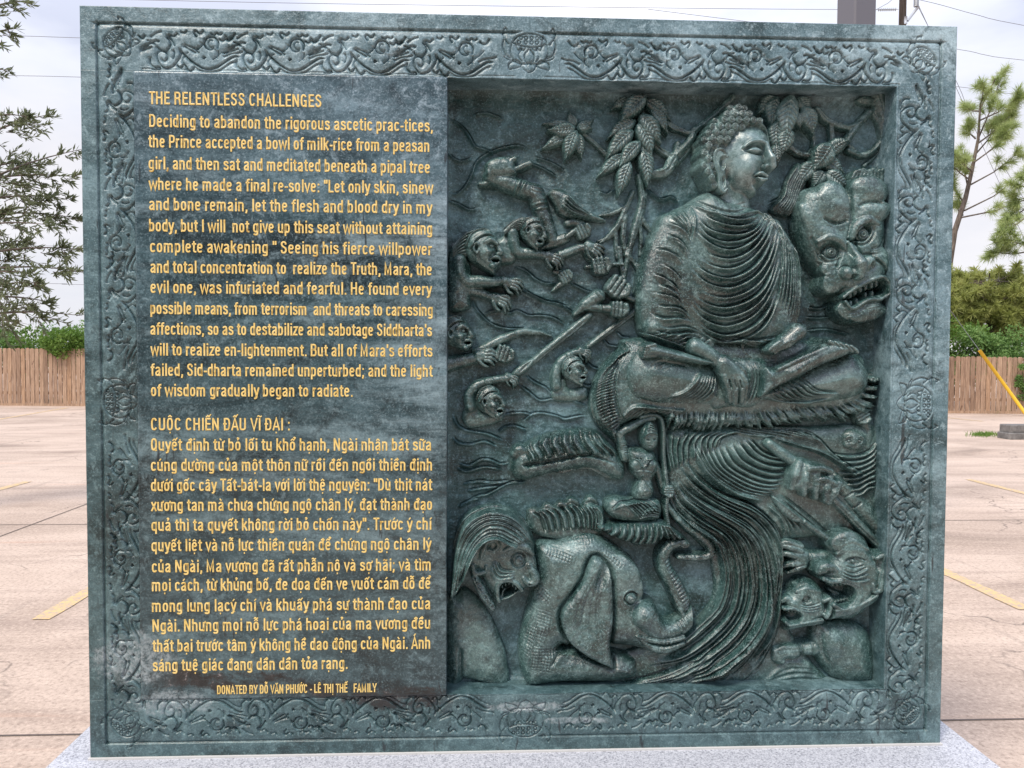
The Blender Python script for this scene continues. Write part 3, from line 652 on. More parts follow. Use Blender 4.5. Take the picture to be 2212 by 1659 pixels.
# -- background of smoke, water lines and chisel marks
REF = 2
R = Relief(RS0-4, RT0-4, RS1+4, RT1+4, 1.8, 0.0)
R.H += 3.0*vnoise(R.S, R.T, 150, 21, 3) + .45*vnoise(R.S, R.T, 9, 22, 3) + .5*vnoise(R.S, R.T*3, 40, 23, 3)
edge = np.minimum(np.minimum(R.S-RS0, RS1-R.S), np.minimum(R.T-RT0, RT1-R.T)); R.H += 6*np.exp(-np.maximum(edge, 0)/9.)
WAVES1 = [[(30,320),(110,370),(170,430),(220,520),(270,540),(330,560),(360,590)], [(30,570),(70,610),(130,630),(200,605)], [(30,850),(90,860),(150,810),(200,720),(230,640),(300,580),(400,540),(500,520),(570,530),(620,570)],
 [(30,910),(100,930),(180,970),(240,960)], [(500,1370),(580,1400),(650,1460),(720,1490),(800,1490)], [(900,1490),(1000,1540),(1070,1560)], [(560,1530),(640,1580),(740,1620),(830,1640),(880,1659)], [(1450,840),(1490,880),(1530,900),(1590,885),(1659,910)],
 [(1100,840),(1150,860),(1200,830)], [(200,300),(300,290),(420,330)], [(600,640),(700,680),(800,740)], [(640,600),(760,640),(860,700)]]
WAVES3 = [[(200,60),(230,130),(280,190),(340,240),(430,270),(520,275),(600,270)], [(270,190),(330,150),(420,140),(470,160),(520,145),(600,180),(680,180),(760,190),(820,220),(870,260)], [(560,0),(640,40),(720,80),(800,90),(870,130),(940,180)],
 [(580,600),(640,650),(720,690),(770,740),(830,760)], [(520,660),(600,720),(680,780),(760,770),(860,760),(940,790),(1020,820)], [(70,870),(90,940),(140,980),(220,1000),(320,1020),(430,1070)], [(60,1030),(110,1080),(200,1090),(290,1070),(380,1110)],
 [(380,1010),(430,970),(500,960),(590,990)], [(430,880),(500,870),(580,870),(630,890)], [(550,940),(620,880),(700,870),(800,890),(860,910),(960,890),(1020,890)], [(100,1220),(180,1240),(260,1200),(330,1200),(400,1230),(470,1220)],
 [(90,1250),(160,1280),(240,1260),(310,1250),(420,1270)], [(130,1370),(250,1350),(340,1360),(480,1345)], [(160,1420),(260,1400),(400,1380)], [(180,1480),(260,1450),(310,1440),(400,1390),(470,1360),(600,1350)], [(1010,510),(1060,550),(1100,560)],
 [(960,650),(1020,680),(1060,660)], [(1130,350),(1170,390),(1240,400)], [(1220,290),(1260,330),(1330,340)], [(100,1530),(200,1480),(260,1470)]]
WAVES2 = [[(1040,1430),(1120,1435),(1190,1385)], [(1030,1490),(1150,1490),(1230,1440)], [(1040,1570),(1150,1560),(1300,1590)], [(70,700),(110,750),(160,775),(215,755),(260,785)], [(800,800),(880,760),(930,700),(960,600)], [(1060,1250),(1130,1310),(1180,1330)]]
for Sx, L in ((S1, WAVES1), (S3, WAVES3), (S2, WAVES2)):
    for P in L: R.fold(Sx(*P), 2.3, 5.2, 1, .15)
R.mesh('carved_background', M['back'], stele, cut=-60)

# -- stream of water pouring from under the seat
REF = 18
K0 = [(20,400),(60,500),(150,590),(280,680),(330,780),(350,900),(340,1000),(300,1100),(200,1200),(100,1280),(0,1330),(-150,1380)]
K1 = [(60,280),(110,380),(220,460),(350,530),(480,610),(560,720),(590,850),(600,1000),(570,1150),(480,1300),(330,1430),(150,1530),(-60,1590)]
K2 = [(100,170),(200,310),(340,410),(500,470),(620,560),(690,680),(700,850),(695,1000),(690,1150),(640,1300),(560,1450),(440,1600)]
R = Relief(S6((-330,0))[0,0], S6((0,-10))[0,1], RS1+2, RT1+2, 1.5)
R.blob(S6((30,20),(200,0),(500,0),(900,0),(1330,20),(1330,500),(1200,640),(900,680),(720,720),(715,900),(720,1100),(800,1300),(980,1520),(1130,1600),(400,1610),(-320,1610),(-300,1420),(-120,1330),(60,1260),(240,1130),(300,1000),(290,880),(270,790),(180,690),(60,580),(10,430),(0,200)), 17, 38, 3)
for i, c in enumerate(family([S6(*K0), S6(*K1)], 12, 26) + family([S6(*K1), S6(*K2)], 11, 26)[1:]):
    R.fold(trim(c, .05*((i*3) % 4), 1-.05*((i*5) % 4)), 2.6+1.4*((i*7) % 3), 5.6+2.2*((i*5) % 3), 1, .14)
    if 1: R.fold(trim(c+np.array([7., 3.]), .1+.1*(i % 3), .5+.1*(i % 4)), 2.2, 3.2, 1, .3)
for i, c in enumerate(family([S6((150,90),(240,270),(400,390),(520,430),(612,455)), S6((310,110),(360,230),(480,310),(600,350),(720,345)), S6((500,70),(560,140),(640,180),(760,190))], 11, 18)):
    R.fold(c, 4.4, 7.5, 1, .2)
for i, c in enumerate(family([S6((640,60),(800,110),(930,150),(1060,230),(1180,330)), S6((700,20),(900,60),(1000,150),(1100,230),(1230,300))], 10)): R.fold(c, 2.4, 3.5, 1, .2)
for i, c in enumerate(family([S6((10,30),(15,150),(40,290)), S6((170,20),(110,100),(110,240)), S6((330,20),(240,70),(230,180)), S6((470,25),(340,60),(310,130))], 11)): R.fold(trim(c, .05*(i % 3), 1), 2.6, 4.6, 1, .2)
for i, c in enumerate(family([S6((380,15),(500,45),(640,60)), S6((560,15),(720,35),(860,70)), S6((760,15),(880,40),(960,110))], 7)): R.fold(c, 2.4, 3.6, 1, .25)
for i, c in enumerate(family([S6((610,470),(700,560),(735,690)), S6((640,420),(800,560),(900,640)), S6((680,400),(880,560),(1010,680))], 10)): R.fold(c, 3.2, 3.6, 1, .25)
for k in range(8): R.fold(S6((1000+14*k,170+36*k),(1120+8*k,180+32*k),(1220,160+30*k),(1290,90+38*k)), 3.6, 5.5, 1, .2)
for i, c in enumerate(family([S6((-330,1560),(-100,1520),(100,1440),(260,1330)), S6((-200,1605),(60,1590),(240,1500),(400,1380))], 9)): R.fold(c, 4, 5, 1, .2)
for i, c in enumerate(family([S6((620,1520),(720,1440),(800,1430),(900,1450)), S6((500,1600),(700,1580),(860,1560),(1050,1590))], 6)): R.line(c, 4, 3)
R.H += 1.0*vnoise(R.S, R.T, 40, 31, 3)
R.mesh('water_stream', RM, stele, label='stream of carved water curling down from under the seat')

# -- wave with a curling crest
REF = 22
P = S3((470,1250),(490,1150),(560,1090),(680,1030),(850,990),(1050,980),(1150,1050),(1230,1150),(1290,1250),(1280,1340),(1200,1345),(1100,1290),(1000,1265),(850,1290),(720,1310),(600,1350),(520,1345),(480,1300))
R = Relief.around(P); R.blob(P, 34, 40, 2)
R.pit(S3((540,1230),(620,1195),(760,1180),(900,1150),(1050,1140),(1180,1200),(1240,1230),(1150,1215),(1000,1180),(850,1215),(700,1240),(600,1260)), 24, 16)
for c in family([S3((640,1045),(590,1100),(620,1160),(640,1210)), S3((860,990),(840,1060),(870,1120),(880,1165)), S3((1080,990),(1120,1070),(1190,1130),(1220,1180))], 9): R.fold(c, 6, 7, -1, .15)
for i in range(15):
    x = 560+46*i; y = 1225-60*math.sin(i/14*2.6); R.tube(S3((x,y+8),(x+14,y+45),(x+34,y+82)), [6,6.5,4], 13, k=1.5, n=3)
R.tube(S3((560,1330),(680,1310),(760,1280),(850,1290),(950,1262),(1060,1270),(1150,1320),(1240,1335)), 4.5, 10, k=2)
R.tube(S3((500,1160),(530,1130),(590,1150),(630,1200),(610,1215)), [10,14,11,6,5], 20, k=3)
R.rough(.6, 12, 33); R.mesh('wave', RM, stele, label='curling wave with a ribbed crest')
P = S3((590,1570),(640,1545),(680,1555),(720,1535),(760,1548),(810,1515),(850,1545),(905,1490),(960,1545),(1040,1480),(1095,1530),(1140,1560),(1150,1680),(1100,1760),(940,1800),(700,1760),(600,1700))
R = Relief.around(P); R.blob(P, 17, 22, 1, n=3)
for c in family([S3((640,1560),(700,1600),(740,1720)), S3((900,1510),(960,1580),(980,1700)), S3((1080,1520),(1120,1600),(1100,1720))], 12): R.fold(c, 4.5, 6.5, -1, .15)
for a_ in ((830,1520),(905,1492),(1040,1482),(735,1535)): R.tube(S3((a_[0]-40,a_[1]+35),a_,(a_[0]+40,a_[1]+18),(a_[0]+55,a_[1]+50)), [3,7,6,2], 10, k=2, n=4)
R.mesh('wave', RM, stele, label='low saw-toothed wave behind the elephant')

# -- tree: branches, hanging roots, leaves
REF = 14
BR = [(S1,[(990,430),(1060,480),(1110,530),(1170,590)],6,10), (S1,[(1580,350),(1640,390),(1700,400)],6.5,12), (S1,[(1480,490),(1560,560),(1620,580),(1650,550)],7.5,12), (S1,[(1660,500),(1640,620),(1570,710),(1460,720)],8,12),
 (S2,[(590,150),(520,220),(430,300),(360,350),(340,400),(280,470),(220,520),(180,590),(90,610)],9,14), (S2,[(200,300),(270,340),(330,360),(370,350)],6.5,12), (S2,[(110,420),(170,480),(240,500),(270,480)],6.5,10), (S2,[(100,610),(190,600),(300,500),(380,390)],6,8),
 (S2,[(1100,220),(1170,290),(1290,330),(1380,290),(1440,230)],8,15), (S2,[(1190,310),(1200,390),(1190,430)],6,14), (S2,[(1420,240),(1340,330),(1280,420),(1230,470)],9,15), (S2,[(1030,320),(1090,390),(1090,440)],5.5,12), (S2,[(940,450),(1000,490),(1060,500)],6.5,14),
 (S2,[(1300,470),(1380,500),(1450,470),(1500,400),(1540,310)],7,14), (S2,[(1310,440),(1350,480),(1390,500)],5,12), (S2,[(1460,100),(1490,200),(1520,320),(1535,460),(1545,640)],20,10), (S2,[(1440,230),(1480,300),(1500,400)],7,14), (S2,[(1400,560),(1470,500),(1530,400)],5,9)]
BRL = [q for q in BR if not (q[0] is S2 and q[1][0][0] > 900)]; BRR = [q for q in BR if q not in BRL]
def branches(BR, name, par, label=None):
  R = Relief.around(np.concatenate([Sx(*P) for Sx, P, *_ in BR]), 30)
  for Sx, P, r, b0 in BR: R.tube(Sx(*P), [r, r*1.05, r*.9], b0-6, asp=1.15, k=2.5)
  if par is not stele: R.dome(S2((1410,170))[0], 26, 12, 14, 8, 4); R.ring(S2((1410,170))[0], 16, 1.5, -2.5, 6); R.ring(S2((1400,290))[0], 6, 1.4, -2.5); R.ring(S2((1245,300))[0], 6, 1.4, -2.5)
  for Sx, P, r, b0 in BR:
    for o in (-.4,.35): R.line(Sx(*P)+r*o, 1.2, -1.4)
  R.rough(.9, 10, 41)
  return R.mesh(name, RM, par, label=label)
tree = branches(BRL, 'pipal_tree', stele, 'carved tree branches arching over the seated figure')
branches(BRR, 'branch', tree)
REF = 10
RT = [([(1380,730),(1400,830),(1405,920),(1370,1050),(1330,1200),(1300,1330),(1280,1450)],8), ([(1340,840),(1290,960),(1230,1080),(1130,1190)],6), ([(1310,930),(1200,990),(1100,1010)],4), ([(1390,1000),(1430,1070),(1460,1110),(1475,1160)],5.5), ([(1260,1060),(1190,1150),(1110,1200)],4),
 ([(1290,1290),(1350,1340),(1400,1450),(1385,1590)],6), ([(1245,1240),(1255,1360),(1270,1450)],6), ([(1220,1090),(1220,1190),(1225,1310)],4.5), ([(1290,1010),(1270,1150),(1290,1280)],6), ([(1430,860),(1415,970),(1390,1060),(1400,1180),(1390,1290)],5), ([(1350,1330),(1390,1420),(1410,1560)],4), ([(1170,1170),(1130,1180),(1090,1190)],3.5)]
R = Relief.around(np.concatenate([S1(*P) for P, _ in RT]), 26)
for P, r in RT: R.tube(S1(*P), [r, r*1.15, r*.7], 4, asp=1.1, k=3); R.line(S1(*P)+r*.3, 1.1, -1.5)
R.rough(.9, 9, 42); R.mesh('root', RM, tree)
REF = 30
LV = [(S1,(940,378),(700,340),60,16,.05),(S1,(935,372),(890,248),66,18,0),(S1,(945,380),(1072,312),66,19,.05),(S1,(950,385),(1060,385),60,22,-.1),(S1,(935,400),(695,525),72,19,.02),(S1,(950,410),(985,600),70,20,0),(S1,(935,385),(732,395),84,27,-.06),(S1,(940,398),(865,610),92,26,.03),
 (S1,(1330,165),(1195,240),60,16,.05),(S1,(1430,165),(1625,330),84,18,-.06),(S1,(1480,230),(1600,420),80,20,-.05),(S1,(1430,150),(1255,345),104,30,.05),(S1,(1400,285),(1545,500),104,27,-.03),(S1,(1370,320),(1165,455),86,20,.05),(S1,(1380,350),(1480,590),96,26,-.06),(S1,(1345,395),(1160,600),98,24,.05),
 (S1,(1395,480),(1245,665),86,28,.05),(S1,(1300,560),(1095,725),78,20,.03),(S1,(1410,540),(1450,800),82,25,-.05),(S1,(1320,620),(1245,865),86,25,.03),(S1,(1400,500),(1470,760),70,20,-.1),
 (S2,(880,130),(760,235),80,18,.06),(S2,(870,130),(835,330),86,22,.05),(S2,(1010,130),(1060,240),80,20,-.05),(S2,(950,130),(920,420),112,30,.05),(S2,(1030,190),(1095,375),86,25,-.05),(S2,(870,280),(860,470),80,24,.04),(S2,(945,330),(895,500),90,27,.03),(S2,(860,420),(875,565),62,23,0),(S2,(990,230),(1010,330),70,24,-.05),
 (S2,(1180,480),(1320,395),80,24,-.05),(S2,(1160,500),(1290,605),78,22,.04),(S2,(1110,530),(985,680),82,22,.02),(S2,(1165,600),(1300,695),90,30,.04),(S2,(1150,590),(1090,690),80,26,.02),(S2,(1190,430),(1080,590),112,32,-.03)]
for Sx, a, e_, w_, b0, cv in LV:
    A = Sx(a, e_); leaf_mesh('leaf', A[0], A[1], Sx.len(w_)*1.25, b0-4, tree, cv)

# -- seat: a broad fringed mat
REF = 38
P = S4((385,110),(250,190),(130,310),(60,450),(40,600),(90,720),(200,830),(245,860),(250,760),(330,700),(480,650),(545,665),(570,690),(700,698),(900,695),(1150,690),(1350,675),(1420,660),(1500,650),(1640,640),(1770,640),(1830,615),(1900,600),(1955,540),(1975,450),(1970,330),(1900,220),(1500,120))
R = Relief.around(P, 30); R.blob(P, 36, 46, 4, p=.55)
for i, c in enumerate(family([S4((370,130),(250,300),(220,450),(260,640),(330,700)), S4((385,112),(140,320),(60,450),(55,640),(130,760))], 9, 16)): R.line(c, 2.2, -2.6 if i % 2 else 2.0)
for i in range(34):
    q = i/33; a_ = rad(100-190*q) ; 
    x = 250-200*math.sin(math.pi*min(1,q*1.05))**.8; y = 190+600*q
    R.fold(S4((x+150*math.sin(math.pi*q)+20, y-60+70*q), (x+60, y+10), (x, y+50)), 2.2, 3.2, 1, .25)
for c in family([S4((450,600),(330,600),(250,690)), S4((700,610),(620,660),(560,710))], 12): R.fold(c, 3.0, 3.6, 1)
fr = [(600,640,580,735),(650,640,620,745),(710,640,690,750),(770,640,750,745),(830,645,800,745),(880,645,855,748),(930,645,905,745),(985,640,955,740),(1035,640,1020,735),(1060,640,1075,745),(1100,640,1135,745),(1150,640,1200,745),(1200,635,1275,735),(1250,630,1345,722),(1310,625,1410,705),(1380,620,1480,700),(1440,618,1545,690),(1500,615,1600,680),(1560,612,1660,690),(1620,608,1720,670),(1690,600,1805,690),(1750,595,1880,650),(1810,585,1960,640),(1860,560,1985,590),(1900,520,1995,530),(1930,470,2000,470),(1945,420,2000,410)]
fr_r = np.random.default_rng(5)
for i, (x0, y0, x1, y1) in enumerate(fr):
    for o in range(3):
        dx = o*17+fr_r.uniform(-7, 7); dy = fr_r.uniform(-26, 16); yb = y0-fr_r.uniform(0, 34); bs = fr_r.uniform(30, 37)
        m_ = ((x0+x1)/2+dx-14*(x1 > x0)+fr_r.uniform(-6, 8), (yb+y1)/2+fr_r.uniform(0, 10))
        R.tube(S4((x0+dx-8,yb),m_,(x1+dx*.9,y1+dy)), [1.6, fr_r.uniform(3.6, 5.8), .8], [bs, bs+1.5, bs-9], k=.4, n=4)
        R.line(S4((x0+dx,yb+8),(m_[0]+6,m_[1]),(x1+dx*.9+3,y1+dy-10)), 1.2, -2.6)
R.rough(.5, 9, 51); seat = R.mesh('fringed_seat', RM, stele, label='broad carved mat with a feathered rim')

# -- seated figure
REF = 46
# torso and robe
REF = 48
T = [(1537,408),(1490,434),(1452,452),(1427,477),(1412,512),(1402,566),(1395,619),(1388,665),(1390,711),(1410,735),(1450,748),(1500,757),(1548,750),(1600,748),(1640,762),(1690,752),(1730,744),(1738,654),(1736,601),(1729,555),(1715,512),(1700,484),(1679,462),(1650,450),(1615,436),(1580,425)]
R = Relief.around(S0(*T), 30); R.blob(S0(*T), 40, 62, 14, n=3)
R.push(S0((1570,560))[0], 150, 210, 12, 0, 1.2); R.push(S0((1560,700))[0], 120, 80, -7, 0, 1.5)
R.tube(S0((1455,485),(1428,560),(1415,650),(1418,700)), [34,38,40,36], 16, asp=.85, k=8)
R.tube(S0((1420,705),(1470,735),(1530,745)), [30,24,20], 30, asp=.9, k=6)
R.tube(S0((1678,490),(1708,570),(1712,650),(1708,715)), [24,26,26,22], 22, asp=.9, k=8)
FC = [[(400,795),(480,875),(600,905),(700,885),(770,845)], [(340,835),(420,960),(560,1000),(690,970),(810,850)], [(345,960),(440,1060),(560,1090),(690,1030),(840,860)], [(325,1080),(420,1170),(560,1200),(710,1110),(860,870)],
 [(305,1180),(420,1290),(580,1310),(750,1190),(880,900)], [(298,1290),(400,1400),(560,1430),(750,1320),(890,1000)], [(298,1390),(420,1510),(570,1540),(740,1440),(890,1150)], [(310,1480),(420,1590),(580,1640),(760,1550),(890,1300)]]
for i, c in enumerate(family([S2(*P) for P in FC], 15, 24)):
    R.fold(trim(c, .16*((i*7) % 4)/3, 1-.14*((i*5) % 3)/2), 3.3+.9*((i*3) % 3), 6.2+1.6*((i*5) % 3), 1, .3)
    if i % 2: R.fold(trim(c+np.array([3., 9.]), .25, .7), 2.4, 3.2, 1, .4)
GC = [[(150,915),(220,925),(290,975),(325,1060)], [(105,1080),(180,1090),(250,1140),(285,1210)], [(80,1220),(160,1250),(230,1310),(275,1390)], [(62,1340),(150,1350),(240,1380),(295,1450)], [(52,1450),(160,1500),(280,1500),(380,1560)], [(70,1565),(200,1595),(330,1585),(430,1615)]]
for i, c in enumerate(family([S2(*P) for P in GC], 11, 20)):
    R.fold(trim(c, .10+.16*((i*3) % 2), 1-.2*((i*7) % 3)/2), 3.0+.7*(i % 3), 3.8+1.3*((i*5) % 3), 1, .4)
    if i % 3 == 1: R.fold(trim(c+np.array([2., 8.]), .35, .95), 2.2, 3.0, 1, .4)
for i, c in enumerate(family([S2((865,880),(885,1000),(880,1200),(850,1420)), S2((920,940),(955,1150),(950,1350),(930,1500)), S2((960,1010),(1000,1200),(1000,1400),(985,1550))], 9, 14)): R.fold(c, 3.0, 4.2, -1, .2)
for c in family([S2((780,840),(830,870),(850,960)), S2((700,830),(760,850),(800,900))], 4): R.fold(c, 2.6, 3, 1)
for i, c in enumerate(family([S2((330,800),(345,900),(330,1040)), S2((270,815),(310,900),(320,1010)), S2((205,840),(255,900),(312,985))], 6, 14)): R.fold(trim(c, .1*(i % 2), 1-.1*(i % 3)), 2.8, 3.6, -1, .35)
R.line(S0((1490,436),(1530,462),(1580,470),(1622,458),(1652,452)), 3.2, 5); R.line(S0((1500,428),(1540,452),(1585,460),(1618,448)), 2.5, -5)
for k in range(7): R.fold(S4((880-50*k,120-8*k),(760-50*k,190-14*k),(640-50*k,180-20*k)), 2.6, 3.4, -1, .25)
for c in family([S4((930,140),(1050,150),(1200,190)), S4((1000,110),(1150,140),(1330,120))], 5): R.fold(c, 3, 4, 1)
R.tube(S4((1090,160),(1110,220),(1190,270),(1290,280),(1390,240)), [5,7,8,6,3], 34, k=4)
R.rough(.35, 8, 52)
robe = R.mesh('seated_figure', RM, stele, label='serene seated figure in a pleated robe, legs crossed')
REF = 46
# legs and lap
P1 = S4((265,400),(280,300),(320,230),(390,160),(470,150),(900,290),(960,420),(940,580),(800,592),(600,590),(420,572),(310,520))
P2 = S4((1160,560),(1180,480),(1300,400),(1560,290),(1800,215),(1900,255),(1960,340),(1968,430),(1925,510),(1800,560),(1600,582),(1300,575))
R = Relief.around([P1, P2], 30)
R.blob(S4((860,280),(1000,250),(1250,270),(1260,420),(1180,590),(1000,600),(860,592)), 22, 30, 30, k=4)
R.blob(P1, 50, 82, 18, k=4); R.blob(P2, 48, 80, 18, k=4)
for c in family([S4((540,540),(680,480),(790,345)), S4((620,570),(760,500),(840,360)), S4((760,580),(870,500),(900,370))], 9): R.fold(c, 3.0, 3.8, -1, .25)
for c in family([S4((430,330),(480,290),(560,280)), S4((500,350),(600,300),(700,320))], 4): R.line(c, 3, -2)
for c in family([S4((1450,380),(1560,480),(1740,500)), S4((1330,440),(1480,540),(1720,530)), S4((1230,510),(1350,560),(1600,572))], 9): R.fold(c, 3.0, 4.2, 1, .25)
for c in family([S4((1110,290),(1120,420),(1050,590)), S4((1170,290),(1190,430),(1150,580))], 5): R.fold(c, 2.6, 3, 1)
R.mesh('lap', RM, robe)
# feet and shins
R = Relief.around(S4((380,150),(1830,540),(1830,100)), 24)
R.blob(S4((388,235),(392,180),(430,158),(540,185),(700,232),(850,278),(885,300),(800,306),(640,284),(480,262),(400,255)), 22, 18, 58, k=2)
for k in range(5): R.tube(S4((455+4*k,172+17*k),(425,178+17*k),(398-3*k,186+16*k)), [4.5,4.2,3.6], 74-k*1.0, k=.6, n=3)
R.mesh('foot', RM, robe)
R = Relief.around(S4((1160,120),(1830,560)), 24)
R.blob(S4((1165,530),(1180,420),(1190,310),(1260,335),(1340,300),(1480,215),(1590,160),(1680,140),(1760,160),(1800,210),(1700,262),(1560,318),(1420,395),(1290,452)), 24, 24, 58, k=2)
R.push(S4((1290,395))[0], 26, 18, -8, -30); R.tube(S4((1280,335),(1420,270),(1600,190)), [4,6,5], 74, k=5)
for k in range(5): R.tube(S4((1620+36*k,150+9*k),(1650+36*k,165+10*k),(1672+33*k,184+9*k)), [5.5,4.8,4.4], 75, k=.6, n=3)
for k in range(4): R.line(S4((1640+36*k,152+9*k),(1690+33*k,195+8*k)), 1.2, -3)
R.mesh('foot', RM, robe)
# hands
REF = 68
R = Relief.around(S4((740,140),(1140,600)), 24)
R.tube(S4((760,180),(850,230),(930,290)), [19,18,16], 58, k=3)
R.blob(S4((890,270),(960,235),(1040,290),(1080,350),(1060,410),(960,430),(915,380),(895,320)), 20, 22, 62, k=3)
for P, r in (([(950,380),(975,460),(1000,555)],8.5), ([(990,390),(1020,470),(1035,570)],8.8), ([(1030,385),(1070,460),(1080,560)],8.2), ([(1060,370),(1095,430),(1102,530)],7.2)):
    R.tube(S4(*P), [r*1.05, r*.95, r*.72], [72,70,60], k=.5, n=4); q = S4(P[1])[0]; R.line([q+(-4,0), q+(4,1)], 1, -1.4)
R.tube(S4((1030,300),(1075,340),(1110,405)), [8,8,6], [68,68,62], k=1.2)
for x in (972,1008,1045): R.line(S4((x,400),(x+22,470)), 1.3, -6)
R.mesh('hand', RM, robe)
R = Relief.around(S4((1230,60),(1480,240)), 24)
R.tube(S4((1470,80),(1420,120),(1360,160)), [20,19,17], 56, k=3)
R.blob(S4((1460,100),(1455,160),(1390,185),(1300,220),(1255,222),(1250,195),(1310,150),(1390,100)), 20, 20, 58, k=3)
for k, P in enumerate(([(1330,150),(1290,175),(1255,205)], [(1360,165),(1310,190),(1275,215)], [(1400,170),(1340,195),(1300,222)])): R.tube(S4(*P), [6.5,6,4.5], 70-k*2, k=.5)
R.mesh('hand', RM, robe)
# head
REF = 58
FP = [(600,400),(680,348),(790,350),(820,400),(815,460),(812,500),(828,560),(822,590),(800,602),(788,620),(790,650),(772,680),(755,700),(748,735),(715,750),(650,738),(590,700),(560,640),(548,520),(565,440)]
R = Relief.around(S2((380,150),(860,860)), 24, 1.1)
R.tube(S2((560,680),(570,780),(600,850)), [36,37,44], 16, asp=.9, k=4); R.tube(S2((640,700),(650,800)), [30,32], 16, k=5)
for q in (0,28,54): R.line(S2((520,770+q),(600,800+q),(690,780+q)), 2.2, -2)
R.blob(S2((400,480),(398,420),(430,340),(480,280),(540,230),(585,185),(640,176),(690,212),(760,262),(815,315),(838,420),(800,560),(700,640),(560,690),(460,690),(430,640),(400,560)), 42, 82, 18)
R.blob(S2(*FP), 36, 66, 30, k=6)
_cx = S2((700,520))[0]; R.H += np.where(R.H > 20, np.clip((R.S-_cx[0])*.13, -10, 6), 0)
R.push(S2((690,520))[0], 78, 96, 8, 10)                       # front of the face
R.push(S2((655,590))[0], 34, 32, 5); R.push(S2((720,400))[0], 42, 26, 4)
R.push(S2((722,474))[0], 38, 15, -6, 10); R.push(S2((808,500))[0], 12, 18, -5)
R.tube(S2((645,462),(690,432),(745,428),(782,450)), [3,5,5.4,4.5], 70, k=2)          # brow
R.tube(S2((778,440),(790,500),(806,555),(812,580)), [4.5,5.5,8,7.5], [70,73,78,74], k=3)        # nose
R.dome(S2((778,582))[0], 7.5, 6.5, 9, 70, 0, k=2); R.push(S2((786,594))[0], 5, 3.5, -7)
R.blob(S2((662,488),(690,468),(725,468),(752,490),(735,500),(695,500)), 6, 7, 69, k=1.2)       # lowered lid
R.line(S2((652,484),(690,501),(725,506),(756,497)), 1.5, -4.5); R.line(S2((660,478),(692,458),(730,458),(756,480)), 1.2, -1.8)
R.dome(S2((806,502))[0], 4, 4, 4, 68, k=1); R.line(S2((796,502),(812,506)), 1.1, -3)
R.tube(S2((716,630),(745,622),(765,628),(782,640)), [2.2,4.6,5.0,3], 70, k=1); R.tube(S2((728,648),(755,660),(776,658)), [2.2,5.4,4], 69.5, k=1)
R.line(S2((712,634),(740,640),(760,645),(782,648)), 1.5, -7.5); R.push(S2((708,632))[0], 5, 5, -3)
R.push(S2((770,612))[0], 5, 6, -2.5); R.push(S2((750,690))[0], 14, 7, -3.5); R.push(S2((722,715))[0], 17, 13, 4)
R.line(S2((742,590),(722,612),(706,628)), 3, -2.2)
head = R.mesh('head', M['face'], robe)
R = Relief.around(S2((460,440),(590,760)), 20, 1.1)
R.blob(S2((490,470),(525,462),(555,500),(560,560),(555,620),(565,690),(545,728),(520,722),(508,640),(485,580),(478,510)), 9, 9, 48)
R.tube(S2((560,505),(535,466),(495,468),(478,515),(490,575),(508,625),(512,690),(535,725),(560,705)), [4.2,4.4,4.6,4.2,3.6,3.2,4,4.6,3], 54, k=1); R.tube(S2((548,500),(520,510),(510,560),(530,600),(550,570)), [2.5,3,3,2.6,2], 55, k=1)
R.push(S2((530,545))[0], 9, 16, -9); R.push(S2((538,660))[0], 5, 15, -6)
R.mesh('ear', RM, head)
HP = S2((402,480),(402,420),(432,342),(482,282),(541,233),(586,190),(640,182),(690,217),(758,268),(810,318),(832,400),(838,440),(815,415),(792,348),(720,342),(675,352),(622,392),(592,440),(570,480),(535,460),(490,465),(475,510),(485,570),(505,630),(512,688),(465,688),(432,640),(402,560))
R = Relief.around(HP, 20, 1.0); R.blob(HP, 26, 20, 34, n=3)
d_in = R.sdist((slice(None), slice(None)), spl(HP, 3, True), True)
R.H = np.where(d_in > 0, np.minimum(R.H, 64), R.H)
q0 = S2((380,170))[0]; q1 = S2((850,700))[0]; stp = S2.len(43); row = 0; y = q0[1]
while y < q1[1]:
    x = q0[0]+(row % 2)*stp/2
    while x < q1[0]:
        i = np.clip(np.searchsorted(R.s, x), 0, len(R.s)-1); j = np.clip(np.searchsorted(R.t, y), 0, len(R.t)-1)
        if d_in[j, i] > stp*.16:
            h0 = R.H[j, i]; rr = stp*.52; R.dome((x, y), rr, rr, rr*1.15, h0-2.0, k=.5)
            R.line(spiral((x, y), rr*.68, rr*.12, 1.6, 1.0+row, 22), 1.1, -3.4, 0, 2)
        x += stp
    y += stp*.86; row += 1
R.mesh('curled_hair', RM, head)

# -- great horned mask at the right
REF = 46
P = S2((990,860),(1000,760),(1030,700),(1080,680),(1170,665),(1285,690),(1340,630),(1420,622),(1500,670),(1538,780),(1550,960),(1548,1120),(1535,1290),(1540,1400),(1505,1485),(1420,1515),(1335,1480),(1265,1420),(1235,1350),(1180,1280),(1110,1200),(1050,1110),(1010,1010))
R = Relief.around(P, 30, 1.3); R.blob(P, 44, 38, 10, p=.55)
R.dome(S2((1195,790))[0], 40, 50, 20, 42, -10, k=8); R.dome(S2((1420,715))[0], 46, 34, 18, 42, 15, k=8); R.dome(S2((1440,850))[0], 42, 26, 15, 46, -15, k=7)
R.dome(S2((1060,900))[0], 16, 46, 12, 40, -25, k=7); R.dome(S2((1170,985))[0], 30, 15, 12, 46, 20, k=6)
R.line(S2((1300,690),(1302,800),(1310,900),(1285,1030)), 5, -10); R.line(S2((1120,880),(1200,920),(1285,900)), 3, -5); R.line(S2((1330,820),(1400,790),(1500,800)), 3, -5)
R.push(S2((1175,1095))[0], 32, 26, -19, -10); R.push(S2((1365,985))[0], 36, 28, -20, -35)
